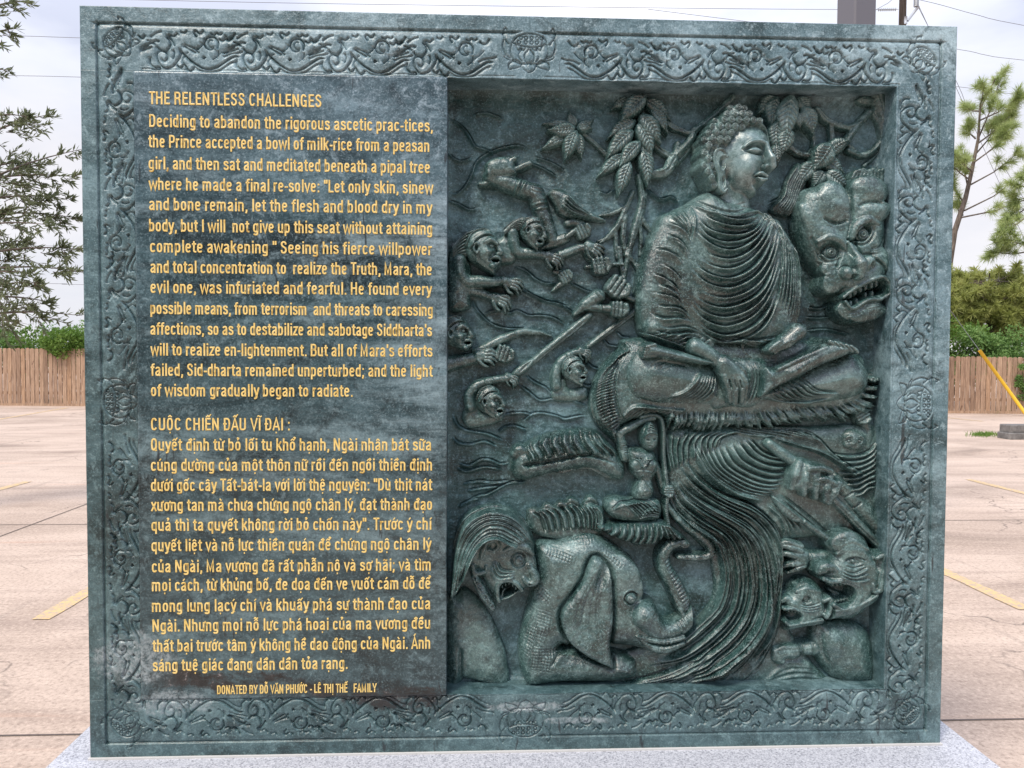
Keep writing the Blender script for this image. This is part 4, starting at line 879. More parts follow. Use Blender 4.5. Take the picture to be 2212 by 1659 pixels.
R.tube(S2((1100,1030),(1160,1005),(1220,1020),(1262,1065)), [5,9,11,8], 52, k=3); R.tube(S2((1300,1005),(1325,940),(1390,900),(1460,920)), [8,12,11,5], 52, k=3)
for (c, rr) in ((S2((1182,1095))[0], 15.5), (S2((1372,985))[0], 17)):
    R.dome(c, rr, rr*.92, rr*.8, 42, -20, k=.6); R.ring(c, rr*.78, 1.3, -3.2); R.ring(c, rr*.45, 1.3, -3.5); R.push(c, 4, 4, -5); R.ring(c, rr*1.12, 1.6, -4)
R.tube(S2((1125,1110),(1165,1140),(1230,1130)), [2,3.4,2], 49, k=1.5); R.tube(S2((1320,1030),(1380,1035),(1425,985),(1425,940)), [2,3.4,3,2], 50, k=1.5)
for c in family([S2((1410,1075),(1480,1050),(1510,985)), S2((1400,1110),(1490,1100),(1545,1030))], 5): R.line(c, 2.4, -3.4)
for c in family([S2((1110,1150),(1160,1180),(1230,1170)), S2((1130,1190),(1180,1230),(1230,1240))], 3): R.line(c, 2.4, -3)
R.dome(S2((1180,1200))[0], 22, 18, 9, 44, 30, k=6); R.dome(S2((1490,1150))[0], 20, 34, 9, 44, 0, k=6)
R.tube(S2((1275,1040),(1300,1100),(1335,1180),(1330,1230)), [7,10,17,15], [54,58,62,58], k=4)
R.dome(S2((1265,1225))[0], 16, 17, 16, 52, k=2.5); R.dome(S2((1395,1160))[0], 17, 19, 16, 52, 30, k=2.5); R.ring(S2((1262,1222))[0], 17, 1.6, -4); R.push(S2((1300,1245))[0], 9, 6, -10); R.push(S2((1412,1180))[0], 8, 11, -10)
for P_, a_ in (([(1245,1110),(1215,1170),(1215,1230),(1245,1300)],-7), ([(1440,1130),(1500,1180),(1530,1240)],-7), ([(1262,1040),(1275,1090),(1300,1140)],-7), ([(1325,1020),(1345,1080),(1365,1120)],-7), ([(1060,990),(1090,1060),(1130,1130)],-4), ([(1300,1015),(1310,1045)],-8), ([(1275,1010),(1290,1040)],-8)): R.line(S2(*P_), 2.6, a_)
R.line(S2((1350,1120),(1370,1110),(1420,1105),(1440,1140)), 2.4, -4)
R.dome(S2((1375,1245))[0], 46, 20, 10, 46, -22, k=9); R.dome(S2((1210,1260))[0], 26, 34, 8, 46, 40, k=8); R.dome(S2((1300,1450))[0], 30, 20, 6, 44, 20, k=6)
R.tube(S2((1250,1365),(1310,1320),(1400,1272),(1485,1245),(1528,1285),(1530,1345)), 4.6, 54, k=3)
MP = S2((1258,1372),(1315,1330),(1400,1286),(1480,1260),(1514,1290),(1514,1335),(1460,1362),(1390,1375),(1330,1418),(1285,1425))
R.pit(MP, 40, 8)
for q, (x, y) in enumerate(((1300,1345),(1330,1328),(1362,1312),(1395,1298),(1428,1287),(1460,1278))): R.blob(S2((x-12,y-14),(x+12,y-22),(x+12,y+20),(x-8,y+26)), 7, 4, 42, n=2)
for x, y in ((1310,1402),(1345,1388),(1400,1350),(1440,1345)): R.blob(S2((x-9,y-16),(x+8,y-18),(x+10,y+12),(x-10,y+12)), 6, 4, 40, n=2)
R.tube(S2((1262,1395),(1300,1438),(1350,1415),(1400,1385),(1470,1378),(1530,1350)), 4.6, 53, k=2)
for q in (0,1,2): R.line(S2((1280,1450+q*14),(1340,1445+q*14),(1410,1405+q*16),(1520,1395+q*14)), 2, -3)
R.dome(S2((1410,1460))[0], 46, 20, 8, 45, -14, k=8); R.rough(.9, 16, 61)
mask = R.mesh('demon_mask', RM, stele, label='great scowling demon head with bulging brows and bared teeth')
REF = 24
P = S2((990,540),(1040,560),(1060,660),(1010,760),(1000,860),(960,850),(930,870),(830,830),(900,740),(930,650))
R = Relief.around(P, 20); R.blob(P, 12, 22, 6)
for i, c in enumerate(family([S2((1000,545),(935,650),(905,750),(830,828)), S2((1050,600),(1000,740),(960,850),(930,880))], 10)): R.fold(c, 2.6, 4, 1, .15)
R.mesh('mane', RM, mask)
REF = 30
R = Relief.around(S2((1290,560),(1540,700)), 20)
for k in range(9): R.tube(S2((1320+22*k,640+2*k),(1345+20*k,600-6*(k % 3)),(1400+18*k,610+8*k)), [4.5,5,1.5], 26, k=1.5)
R.mesh('forelock', RM, mask)

# -- warriors swimming in from the left
def figure(name, label): return dict(name=name, label=label)
REF = 22
# armoured arm with a club-like fist, and a sash
P = [S1((270,590),(640,600),(800,1180),(1150,1060))]
R = Relief.around(P, 26)
R.tube(S1((330,730),(450,775),(560,815),(640,835)), [19,21,22,22], 4, asp=1.15, k=3); R.tube(S1((650,840),(690,960),(730,1070),(770,1180)), [23,22,20,18], 2, asp=1.1, k=4)
R.blob(S1((290,700),(290,640),(350,600),(430,590),(490,620),(520,720),(420,745),(320,740)), 22, 20, 12, k=3)
for k in range(4): R.tube(S1((320+48*k,715-4*k),(335+46*k,655-6*k),(375+42*k,625-4*k)), [8,8.5,6], 24, k=.8, n=3)
R.tube(S1((490,690),(550,665),(610,640)), [6,6.5,7], 20, k=.8); R.tube(S1((255,780),(300,775),(330,740)), [5,6,7], 12, k=2)
for a, b in (((490,880),(545,755)), ((525,890),(585,770))): band(R, S1(a)[0], S1(b)[0], 3.5, 4)
for a, b in (((618,940),(765,905)), ((628,975),(775,945))): band(R, S1(a)[0], S1(b)[0], 3.0, 3.5)
for c in family([S1((590,760),(650,770),(720,790)), S1((600,830),(660,850),(720,850))], 4): R.line(c, 2.5, -2)
R.rough(.7, 10, 62); arm = R.mesh('armoured_arm', RM, stele, label='armoured arm with a clenched fist')
P = S1((735,850),(770,815),(840,815),(910,860),(990,945),(1150,1035),(1120,1050),(1010,1040),(900,1030),(815,1000),(780,940),(745,875))
R = Relief.around(P, 20); R.blob(P, 18, 22, 8)
for c in family([S1((830,930),(900,985),(1010,1030)), S1((850,850),(930,940),(1060,1025))], 4): R.fold(c, 3, 4.5, 1)
R.mesh('sash', RM, arm)
# sword hand
R = Relief.around(S1((640,1040),(1070,1260)), 22)
R.blob(S1((670,1245),(790,1155),(880,1125),(900,1180),(800,1230),(720,1250)), 8, 12, 10); R.line(S1((690,1240),(790,1190),(890,1155)), 1.4, 2)
R.tube(S1((870,1160),(920,1120)), 6, 16, k=1); fist(R, S1((985,1125))[0], 36, 10, -25); R.tube(S1((880,1060),(930,1050),(985,1070)), [9,11,11], 8, k=3)
R.mesh('sword_hand', RM, arm)
def warrior(label, build, head=None):
    P, fn = build; R = Relief.around(P, 26); fn(R); R.rough(.6, 10, 63); o = R.mesh('warrior', RM, stele, label=label)
    if head:
        Sx, c, size, base, kw = head; c = Sx(c)[0]; Q = Relief(c[0]-size, c[1]-size, c[0]+size, c[1]+size, 1.1); 
        if 'pre' in kw: kw.pop('pre')(Q)
        small_face(Q, c, size, base, **kw); Q.mesh('head', RM, o)
    return o
def w1(R):
    R.blob(S1((25,1320),(60,1280),(130,1290),(190,1360),(200,1480),(190,1600),(180,1670),(30,1670)), 24, 30, 6)
    R.tube(S1((110,1330),(120,1410),(160,1470),(250,1478)), [17,17,16,14], 18, k=3); R.tube(S1((240,1475),(340,1480),(430,1470)), [14,12,10], 22, k=2)
    R.tube(S1((200,1540),(280,1560),(350,1590)), [11,11,9], 10, k=3)
    open_hand(R, S1((480,1490))[0], 46, 16, 14, 1, .5, .7); open_hand(R, S1((400,1605))[0], 48, 10, 22, 1, .7, .6)
    for x in (372,392,412): R.line(S1((x,1455),(x+6,1500)), 1.6, 2.4, .1)
    for x in (312,330): R.line(S1((x,1560),(x-8,1600)), 1.6, 2.2, .1)
def hair_back(P0, P1, h):
    def f(Q):
        c = np.concatenate([P0, P1[::-1]]); Q.blob(c, h, 14, 12, k=2)
        for i, l in enumerate(family([P0, P1], 9)): Q.fold(l, 1.8, 2.6, 1, .12)
    return f
warrior('bearded warrior with wild hair reaching forward with both hands', (S1((20,1270),(560,1670)), w1),
        (S1, (285,1250), S1.len(270), 24, dict(rot=4, pre=hair_back(S1((330,1170),(220,1110),(120,1160),(40,1260)), S1((220,1250),(190,1290),(120,1300),(60,1330)), 14))))
def w2(R):
    R.blob(S1((360,1200),(460,1130),(520,1180),(520,1300),(480,1350),(370,1340)), 14, 20, 4)
    R.tube(S1((490,1130),(500,1200),(525,1260),(600,1275)), [15,15,14,12], 12, k=3); R.tube(S1((590,1272),(680,1282),(730,1295)), [12,10,9], 15, k=2)
    open_hand(R, S1((775,1310))[0], 44, 13, 24, 1, .6, .7)
    for x in (690,706,722): R.line(S1((x,1265),(x-2,1310)), 1.6, 2.4, .1)
warrior('warrior with streaming hair lunging with one outstretched arm', (S1((350,1050),(840,1380)), w2),
        (S1, (632,1125), S1.len(200), 18, dict(rot=14, pre=hair_back(S1((640,1040),(560,1020),(470,1060),(350,1170)), S1((580,1120),(520,1120),(450,1140),(370,1190)), 10))))
R = Relief.around(S1((820,1190),(1200,1440)), 24)
R.tube(S1((830,1285),(900,1260),(970,1235),(1040,1235)), [11,11,10,10], 10, k=2); open_hand(R, S1((1060,1240))[0], 46, 12, 28, 1, .2, .6); R.tube(S1((1010,1260),(1050,1310),(1090,1330)), [9,10,9], 8, k=3)
R.tube(S1((1015,1370),(1100,1360),(1250,1350),(1320,1352),(1370,1385)), [4,4,5,4,3], 12, k=1.5); fist(R, S1((1110,1370))[0], 44, 10, -8)
R.mesh('grasping_hands', RM, stele, label='two hands, one open and one gripping a root')
R = Relief.around(S1((760,1380),(930,1550)), 22)
R.blob(S1((765,1545),(800,1490),(850,1460),(870,1490),(820,1525)), 6, 8, 6); fist(R, S1((865,1445))[0], 32, 6, -30); R.tube(S1((790,1400),(840,1405)), [6,9], 3, k=3)
R.mesh('dagger_hand', RM, stele, label='small fist with a dagger')
# fists with long spears
REF = 26
R = Relief.around([S1((1060,1440),(1400,1659)), S3((380,540),(1400,60))], 26)
R.tube(S3((1040,175),(900,290),(760,400),(640,500),(540,570)), [9,9,8.5,8,7], 8, asp=.9, k=1); R.line(S3((1030,195),(800,385),(620,530)), 2, -3.5)
R.blob(S3((480,600),(520,540),(640,480),(625,540),(540,615)), 12, 10, 8); 
for k in range(4): R.line(S3((530+20*k,590-14*k),(590+14*k,520-10*k)), 1.5, -2.2)
R.tube(S3((1385,130),(1250,235),(1130,320),(1030,400)), [8,8,7,6], 8, k=1); R.line(S3((1370,150),(1180,295),(1040,405)), 1.6, -3); R.line(S3((1370,125),(1180,270),(1060,360)), 1.4, -2)
R.tube(S3((1000,120),(1080,120),(1180,130)), [7,8,11], 16, k=2); band(R, S3((1110,95))[0], S3((1115,150))[0], 2.6, 3)
R.tube(S3((930,170),(1020,90),(1100,40)), [4,13,17], 12, k=3); band(R, S1((1080,1545))[0], S1((1145,1610))[0], 4.5, 3.5)
fist(R, S1((1225,1520))[0], 52, 16, 35); R.tube(S1((1290,1580),(1340,1600),(1390,1610)), [7,7,5], 14, k=2)
fist(R, S3((1235,140))[0], 40, 18, 5)
R.rough(.6, 9, 64); R.mesh('spear', RM, stele, label='long spears gripped by two fists')
def w3(R):
    R.tube(S3((10,530),(90,510),(170,490),(240,480)), [20,18,15,13], 8, k=2); open_hand(R, S3((290,465))[0], 50, 12, 2, 1, .5, .7)
    R.tube(S3((215,430),(300,400),(400,350),(500,310)), [7,10,10,8], 10, k=2); R.tube(S3((490,315),(560,290),(640,290),(700,300),(765,322)), [8,7,5,4,1.5], 12, k=2)
    fist(R, S3((425,455))[0], 42, 8, 20); band(R, S3((505,285))[0], S3((515,335))[0], 2.2, 2.5)
    for k in range(4): R.tube(S3((560+22*k,285),(585+22*k,296),(610+24*k,312)), [2.5,3,1.2], 14, k=.8, n=2)
warrior('bald grinning warrior at the edge wringing his hands', (S3((-10,170),(780,580)), w3), (S3, (95,300), S3.len(235), 14, dict(mouth=.5, beard=False)))
def w4(R):
    R.blob(S3((120,900),(160,800),(190,720),(260,760),(270,860),(400,860),(420,930),(260,980),(170,980)), 12, 20, 3)
    R.tube(S3((190,830),(180,750),(230,680),(320,645)), [14,13,12,10], 10, k=3); R.tube(S3((310,648),(390,630),(450,625)), [10,9,8], 14, k=2); open_hand(R, S3((480,625))[0], 34, 12, 30, 1, .8, .6); band(R, S3((345,625))[0], S3((358,665))[0], 2, 2.5)
warrior('howling warrior with one arm bent over his head, low at the left', (S3((110,590),(540,990)), w4), (S3, (330,785), S3.len(215), 14, dict(rot=2)))
def w5(R):
    R.blob(S3((770,780),(780,680),(860,620),(900,700),(1020,690),(1020,780),(880,800)), 10, 18, 2)
    R.tube(S3((800,680),(800,590),(840,500),(900,455)), [13,12,11,9], 8, k=3); R.tube(S3((890,460),(940,440),(980,440)), [9,8,8], 12, k=2); open_hand(R, S3((1000,440))[0], 34, 11, 28, 1, .8, .6); band(R, S3((905,440))[0], S3((920,480))[0], 2, 2.4)
warrior('bearded warrior raising one arm behind the great wave', (S3((760,400),(1060,810)), w5), (S3, (925,560), S3.len(190), 13, dict(rot=0)))

# -- woman standing on the elephant's crest, rope beside her
REF = 30
R = Relief.around(S3((1210,890),(1640,1680)), 24, 1.2)
R.tube(S3((1440,1270),(1430,1340),(1425,1420)), [26,17,24], 14, asp=.9, k=5); R.blob(S3((1310,1130),(1400,1120),(1500,1150),(1500,1260),(1470,1330),(1400,1350),(1330,1300),(1310,1220)), 24, 22, 12, k=4)
R.dome(S3((1365,1235))[0], 16, 16, 14, 26, k=3); R.dome(S3((1460,1235))[0], 16, 16, 14, 26, k=3)
for c in family([S3((1330,1190),(1370,1200),(1400,1260)), S3((1490,1190),(1450,1200),(1415,1260))], 8): R.fold(c, 1.6, 2.6, 1)
R.dome(S3((1405,1450))[0], 20, 18, 16, 16, k=4); R.push(S3((1410,1455))[0], 2.5, 2.5, -3)
R.line(S3((1330,1290),(1400,1275),(1480,1290)), 1.6, 2.5); R.line(S3((1405,1290),(1400,1340),(1370,1390),(1340,1430)), 1.3, 2.2); R.line(S3((1405,1290),(1420,1350),(1470,1420)), 1.3, 2.2)
R.tube(S3((1290,1190),(1270,1100),(1250,1020)), [12,12,11], 16, k=3); R.tube(S3((1250,1015),(1330,970),(1420,925),(1490,905)), [11,10,8.5,8], 18, k=3)
for k in range(4): R.line(S3((1265+5*k,1105+16*k),(1320,1100+18*k)), 1.4, -2)
R.tube(S3((1500,1210),(1530,1290),(1560,1400)), [9,9,8], 10, k=3)
R.blob(S3((1150,1500),(1210,1465),(1300,1475),(1380,1480),(1480,1475),(1540,1500),(1550,1590),(1500,1640),(1330,1650),(1200,1620),(1150,1570)), 26, 24, 10, k=4)
for c in family([S3((1180,1560),(1260,1500),(1340,1560),(1400,1630)), S3((1340,1490),(1450,1500),(1530,1560))], 8): R.fold(c, 2.4, 3.6, 1)
for c in family([S3((1400,1560),(1480,1530),(1545,1570)), S3((1360,1620),(1450,1590),(1540,1610))], 5): R.fold(c, 2, 3, 1)
R.rough(.4, 8, 65); wom = R.mesh('dancing_woman', RM, stele, label='small woman with an arm raised over her head')
R = Relief.around(S3((1380,900),(1530,1150)), 22, 1.1); c0 = S3((1450,1050))[0]
R.blob(S3((1395,1060),(1400,990),(1450,930),(1500,960),(1520,1030),(1505,1110),(1455,1140),(1415,1110)), 22, 18, 22)
R.push(S3((1435,1055))[0], 5, 3, -4); R.push(S3((1480,1050))[0], 5, 3, -4); R.tube(S3((1458,1040),(1455,1075),(1452,1085)), [1.6,2.2,2.8], 41, k=1.5); R.line(S3((1430,1035),(1450,1028)), 1.3, 2); R.line(S3((1468,1026),(1492,1034)), 1.3, 2)
R.tube(S3((1435,1100),(1455,1106),(1475,1098)), [1.2,2,1.2], 40, k=1); R.line(S3((1438,1098),(1472,1098)), 1, -2)
for c in family([S3((1395,1050),(1440,1000),(1515,1020)), S3((1420,980),(1455,935),(1500,970))], 6): R.fold(c, 1.7, 2.6, 1)
R.mesh('head', RM, wom)
R = Relief.around(S3((1370,880),(1650,1740)), 20)
rp = S3((1400,900),(1480,885),(1540,910),(1560,1000),(1560,1150),(1575,1300),(1590,1430),(1580,1560),(1600,1700)); R.tube(rp, 5, 24, k=1)
Q = resample(spl(rp), 70)
for k in range(1, 69): dv = Q[k]-Q[k-1]; dv /= np.hypot(*dv); nv = np.array([-dv[1], dv[0]]); R.line([Q[k]+nv*5-dv*2, Q[k]-nv*5+dv*2], 1.1, -2.2, 0, 2)
fist(R, S3((1590,1420))[0], 26, 22, 90); R.mesh('rope', RM, wom)
P = S5((1195,285),(1260,300),(1400,290),(1560,275),(1700,265),(1790,330),(1880,400),(1830,420),(1760,415),(1700,400),(1640,450),(1560,455),(1500,470),(1440,430),(1390,430),(1340,395),(1280,385),(1265,350),(1200,330))
R = Relief.around(P, 22); R.blob(P, 20, 22, 20)
for c in family([S5((1240,290),(1230,310),(1200,325)), S5((1450,290),(1440,370),(1400,430)), S5((1640,280),(1640,370),(1610,450)), S5((1740,290),(1790,360),(1840,410))], 13): R.fold(c, 4.5, 6, -1, .12)
R.mesh('lotus_skirt', RM, wom)

# -- elephant
REF = 38
P = S5((600,1160),(640,1000),(700,760),(720,470),(880,440),(1000,400),(1120,370),(1250,415),(1380,500),(1480,600),(1530,720),(1550,860),(1620,985),(1700,1060),(1800,1060),(1830,1150),(1700,1220),(1620,1300),(1540,1290),(1400,1270),(1000,1270),(900,1290),(700,1580),(610,1500),(580,1300))
R = Relief.around(P, 30); R.blob(P, 40, 52, 8, p=.55)
R.dome(S5((1380,760))[0], 50, 70, 12, 34, -20, k=10); R.push(S5((1440,650))[0], 40, 50, 6)
R.push(S5((1448,855))[0], 20, 17, -6); R.dome(S5((1448,855))[0], 13, 11, 9, 50, k=1); R.dome(S5((1450,853))[0], 7, 7, 6, 56); R.ring(S5((1448,855))[0], 14.5, 1.5, -3.5, 12.5); R.line(S5((1385,870),(1410,810),(1460,795),(1510,830)), 2, 2.6); R.line(S5((1395,890),(1430,915),(1490,905)), 2, 2.6); R.push(S5((1451,853))[0], 2.4, 2.4, -3)
R.tube(S5((1560,1000),(1660,1110),(1770,1125),(1870,1085),(1950,1000),(1985,930)), [34,26,21,19,17,15], [34,32,30,28,26,24], k=6)
for k in range(4): R.line(S5((1815+22*k,1050-12*k),(1850+22*k,1160-26*k)), 1.6, -2.6)
for k in range(5): R.line(S5((1550+16*k,900+26*k),(1590+12*k,905+22*k)), 1.5, -2.2)
R.line(S5((1500,1140),(1560,1190),(1640,1225),(1750,1225),(1880,1180)), 4.5, -11); R.tube(S5((1510,1160),(1600,1235),(1720,1255),(1850,1215)), [4,9,10,7], 42, k=3); R.tube(S5((1490,1150),(1600,1180),(1720,1195),(1860,1165)), [3,6,6,4], 47, k=2)
for k in range(7): R.push(S5((1620+30*k,1212-2*k))[0], 3, 4, -3)
R.blob(S5((600,1200),(760,1120),(880,1240),(1000,1285),(1300,1300),(1480,1350),(1525,1420),(1500,1520),(1300,1555),(900,1560),(700,1585),(615,1510),(585,1350)), 40, 46, 6, k=6)
R.line(S5((860,1330),(1000,1320),(1200,1380),(1480,1440)), 5, 3); R.line(S5((830,1400),(900,1300),(960,1260)), 3, -4)
for k in range(4): R.push(S5((1420+22*k,1530))[0], 6, 9, -5)
def lattice(c, w_, h_, rot, st=24):
    f = lambda x, y: (c[0]+x*math.cos(rot)-y*math.sin(rot), c[1]+x*math.sin(rot)+y*math.cos(rot))
    for x in np.arange(-w_, w_+1, st): R.line(S5(f(x,-h_),f(x+8,0),f(x,h_)), .9, -1.7, .2, 2)
    for y in np.arange(-h_, h_+1, st): R.line(S5(f(-w_,y),f(0,y-8),f(w_,y)), .9, -1.7, .2, 2)
for a_ in (((760,830),90,44,.6),((620,1020),60,110,.5),((760,1090),70,130,.25),((560,1200),60,90,.4),((760,1340),100,100,.1),((1050,430),110,36,-.15),((900,530),120,40,.3),((1310,560),90,26,.65),((660,1200),50,110,.3)): lattice(*a_)
EP = S5((1150,545),(1190,540),(1240,575),(1285,650),(1300,800),(1305,950),(1300,1080),(1285,1200),(1295,1300),(1310,1395),(1260,1375),(1180,1340),(1060,1270),(960,1170),(910,1040),(925,940),(1000,840),(1080,720),(1115,610),(1150,545)); R.line(EP, 8, -12, 0)
R.rough(.6, 12, 71); ele = R.mesh('elephant', RM, stele, label='kneeling elephant with netted skin')
P = S5((1150,545),(1190,540),(1240,575),(1285,650),(1300,800),(1305,950),(1300,1080),(1285,1200),(1295,1300),(1310,1395),(1260,1375),(1180,1340),(1060,1270),(960,1170),(910,1040),(925,940),(1000,840),(1080,720),(1115,610))
R = Relief.around(P, 22); R.blob(P, 13, 16, 48, steep=9.); R.push(S5((1230,660))[0], 18, 46, -13, 20); R.push(S5((1130,1000))[0], 40, 80, -6, 15)
for c in family([S5((1180,640),(1060,850),(1000,1050)), S5((1230,720),(1200,950),(1240,1250))], 5): R.line(c, 2, -1.8)
R.line(P[[1,2,3,4,5,6,7]], 2.2, 2.5); R.line(P[[12,13,14,15,16,17]], 2.4, 2.4); R.rough(1.0, 12, 72); R.mesh('ear', RM, ele)
REF = 30
R = Relief.around(S5((1640,400),(1960,1020)), 22)
R.tube(S5((1885,1000),(1850,880),(1790,760),(1725,640),(1715,540),(1760,470),(1830,445)), [13,22,21,19,17,14,11], [16,18,20,20,20,22,22], k=2)
for k in range(16): q = k/15; x = 1735+170*q**1.1; y = 560+400*q; R.line(S5((x-22,y+20),(x+28,y-10)), 2.0, -3.6, .1)
R.tube(S5((1720,690),(1790,850),(1860,1000)), [3,5,6], 32, k=1.5); R.dome(S5((1875,450))[0], 14, 10, 9, 24, 15, k=2); R.ring(S5((1875,450))[0], 9, 1.4, -2.4, 6)
R.mesh('trunk', RM, ele)
R = Relief.around(S6((0,480),(310,840)), 22)
R.tube(S6((10,470),(60,540),(130,610),(220,670),(280,730),(280,785),(210,800),(90,800)), [6,8,9,10,10,9,9,7], 20, k=2); R.rough(.8, 8, 73); R.mesh('trailing_rope', RM, ele)

# -- lion demon at lower left
REF = 42
P = S5((30,900),(50,700),(75,450),(130,270),(270,180),(420,168),(560,218),(660,320),(712,440),(725,560),(722,700),(690,770),(610,805),(480,890),(420,940),(360,930),(290,800),(230,690),(170,700),(110,830),(60,920))
R = Relief.around(P, 28, 1.3); R.blob(P, 44, 38, 8, p=.55)
for i, c in enumerate(family([S5((45,900),(75,560),(150,310),(290,205),(430,190),(560,240),(660,350),(700,450)), S5((90,850),(140,600),(210,420),(320,310),(440,300),(560,360),(640,430)), S5((150,720),(200,560),(260,450),(330,390),(420,380),(500,420),(580,450))], 21, 24)): R.fold(c, 2.6, 6.0+(i*5) % 3, 1, .06)
R.blob(S5((350,560),(430,500),(520,460),(640,470),(715,560),(722,700),(690,770),(610,805),(480,890),(400,870),(350,740),(340,640)), 14, 26, 38, k=5)
R.push(S5((580,560))[0], 20, 20, -12); R.tube(S5((470,490),(540,455),(630,460),(690,520)), [4,9,9,4], 51, k=3)
R.dome(S5((580,562))[0], 14, 16, 13, 43, k=.6); R.ring(S5((582,565))[0], 9.5, 1.4, -3.4, 11.5); R.dome(S5((595,570))[0], 6, 7, 5, 52); R.push(S5((597,572))[0], 3, 3, -4); R.ring(S5((580,562))[0], 15, 1.8, -4, 17)
for c in family([S5((400,560),(440,640),(560,660)), S5((360,610),(420,700),(560,690))], 3): R.fold(c, 4, 3, 1)
R.tube(S5((660,600),(700,680),(705,720),(660,740),(620,700)), [6,9,11,9,6], 50, k=3); R.push(S5((668,745))[0], 5, 3, -5)
R.tube(S5((430,880),(415,800),(430,735),(500,715),(560,740),(605,795)), 5.5, 51, k=2); MP = S5((440,870),(428,800),(445,750),(500,732),(550,755),(590,800),(530,850)); R.pit(MP, 40, 8)
for x, y in ((455,775),(480,758),(508,750),(536,765),(560,785)): R.dome(S5((x,y))[0], 2.6, 5, 6, 42)
R.tube(S5((450,870),(460,820),(480,800)), [3,3,1.5], 38); R.line(S5((470,850),(490,815),(520,800)), 2, 5)
R.tube(S5((225,600),(245,660),(320,650),(330,610)), [5,7,6,4], 51, k=2); R.tube(S5((290,540),(310,470),(350,420),(400,405),(425,450),(390,490),(350,480)), [5,7,7,6,6,5,4], 51, k=2); R.push(S5((350,450))[0], 7, 9, -3)
R.tube(S5((240,690),(290,790),(340,870),(380,930)), [8,10,10,8], 50, k=2)
for k in range(70): a_ = rng.random(2); R.push(S5((240+130*a_[0]+20*(a_[1]-.5)*2, 690+225*a_[0]+26*(a_[1]-.5)))[0], 2.4, 2.4, 2.6 if k % 2 else -2.6)
R.rough(.4, 8, 74); lion = R.mesh('lion_demon', RM, stele, label='roaring lion-faced demon with a swept mane')
REF = 16
P = S5((25,900),(90,850),(150,790),(240,850),(330,960),(400,1080),(450,1200),(490,1330),(505,1580),(300,1560),(150,1520),(120,1620),(25,1620))
R = Relief.around(P, 24); R.blob(P, 22, 46, 2)
R.line(S5((130,1220),(130,1400),(150,1500),(260,1530),(400,1560)), 5, -6); R.rough(1.2, 20, 75); R.mesh('foreleg', RM, lion)
REF = 4
P = S5((20,1625),(20,1560),(120,1500),(220,1530),(400,1570),(700,1590),(1000,1570),(1500,1550),(2100,1570),(2100,1625))
R = Relief.around(P, 8); R.blob(P, 12, 26, 4, n=3); R.rough(1.5, 20, 76); R.mesh('ground_ledge', M['back'], stele)

# -- demons at lower right
REF = 34
P = S6((925,1190),(1020,1190),(1150,1200),(1260,1260),(1305,1420),(1300,1560),(1250,1590),(1100,1588),(1000,1520),(930,1420),(905,1330))
R = Relief.around(P, 26); R.blob(P, 36, 60, 4); R.push(S6((1010,1300))[0], 30, 40, 5); R.line(S6((950,1230),(960,1350),(1000,1450)), 4, -4); R.rough(1.0, 18, 81)
dem = R.mesh('demon', RM, stele, label='wide-mouthed bearded demon crouching in the lower corner')
P = S6((925,880),(970,830),(1000,780),(1000,710),(1050,650),(1130,628),(1220,670),(1265,750),(1325,765),(1328,850),(1310,985),(1275,1015),(1250,1080),(1180,1155),(1090,1185),(1030,1150),(1000,1080),(1000,970),(940,915))
REF = 44
R = Relief.around(P, 26, 1.3); R.blob(P, 44, 36, 10, p=.55)
R.dome(S6((1090,700))[0], 34, 24, 10, 42, -20, k=7); R.tube(S6((1040,770),(1090,745),(1170,750),(1230,800)), [4,9,9,4], 46, k=3); R.tube(S6((1050,720),(1130,690),(1220,740)), [3,6,4], 48, k=3)
R.push(S6((1130,812))[0], 24, 13, -9, 0); R.blob(S6((1080,822),(1105,800),(1140,795),(1180,805),(1200,812),(1160,832),(1110,840)), 8, 8, 42); R.dome(S6((1130,813))[0], 8, 8, 6, 46); R.ring(S6((1130,813))[0], 5.5, 1.2, -2.6); R.line(S6((1070,826),(1110,795),(1160,790),(1215,812)), 1.7, -4); R.line(S6((1080,836),(1130,850),(1200,830)), 1.7, -4)
for c in family([S6((1060,870),(1130,890),(1220,850)), S6((1040,900),(1130,930),(1230,920))], 3): R.fold(c, 3.0, 2.6, 1)
R.tube(S6((930,880),(950,850),(1000,850),(1040,880)), [8,11,11,6], 46, k=4); R.push(S6((960,890))[0], 7, 4, -6); R.dome(S6((950,868))[0], 11, 9, 8, 48, k=3)
R.tube(S6((950,915),(1000,935),(1080,925),(1150,950),(1170,1010),(1140,1080),(1070,1105),(1010,1075)), 5.5, 51, k=3)
R.pit(S6((1000,960),(1060,950),(1120,960),(1150,1000),(1130,1060),(1080,1090),(1025,1070),(1005,1010)), 44, 8)
for k in range(5): R.dome(S6((1020+24*k,962-2*k))[0], 4, 6, 8, 36); R.dome(S6((1040+18*k,1070-4*k))[0], 3.5, 5, 6, 34)
R.tube(S6((1040,1020),(1080,1040),(1115,1050)), [4,6,5], 14, k=2)
for k in range(30): q = k/29; x = 1020+250*q; y = 1115-8*math.sin(q*3)-95*q**2.2; R.tube(S6((x,y-6),(x+2-8*(q-.5),y+34),(x-6+16*(q-.6),y+66)), [3.2,3.2,1.2], [54,48,34], k=.8, n=2)
R.tube(S6((1265,790),(1310,775),(1318,850),(1300,900),(1290,980),(1255,990),(1245,950)), [5,6,6,5,6,6,4], 53, k=2); R.push(S6((1280,840))[0], 8, 16, -9); R.rough(.6, 10, 82)
R.mesh('head', RM, dem)
REF = 36
c = S6((840,1080))[0]
P = S6((700,1050),(760,1010),(790,960),(860,928),(940,960),(985,1040),(980,1150),(930,1190),(850,1235),(750,1225),(712,1180),(735,1130))
R = Relief.around(P, 24, 1.2); R.blob(P, 34, 26, 12, p=.55)
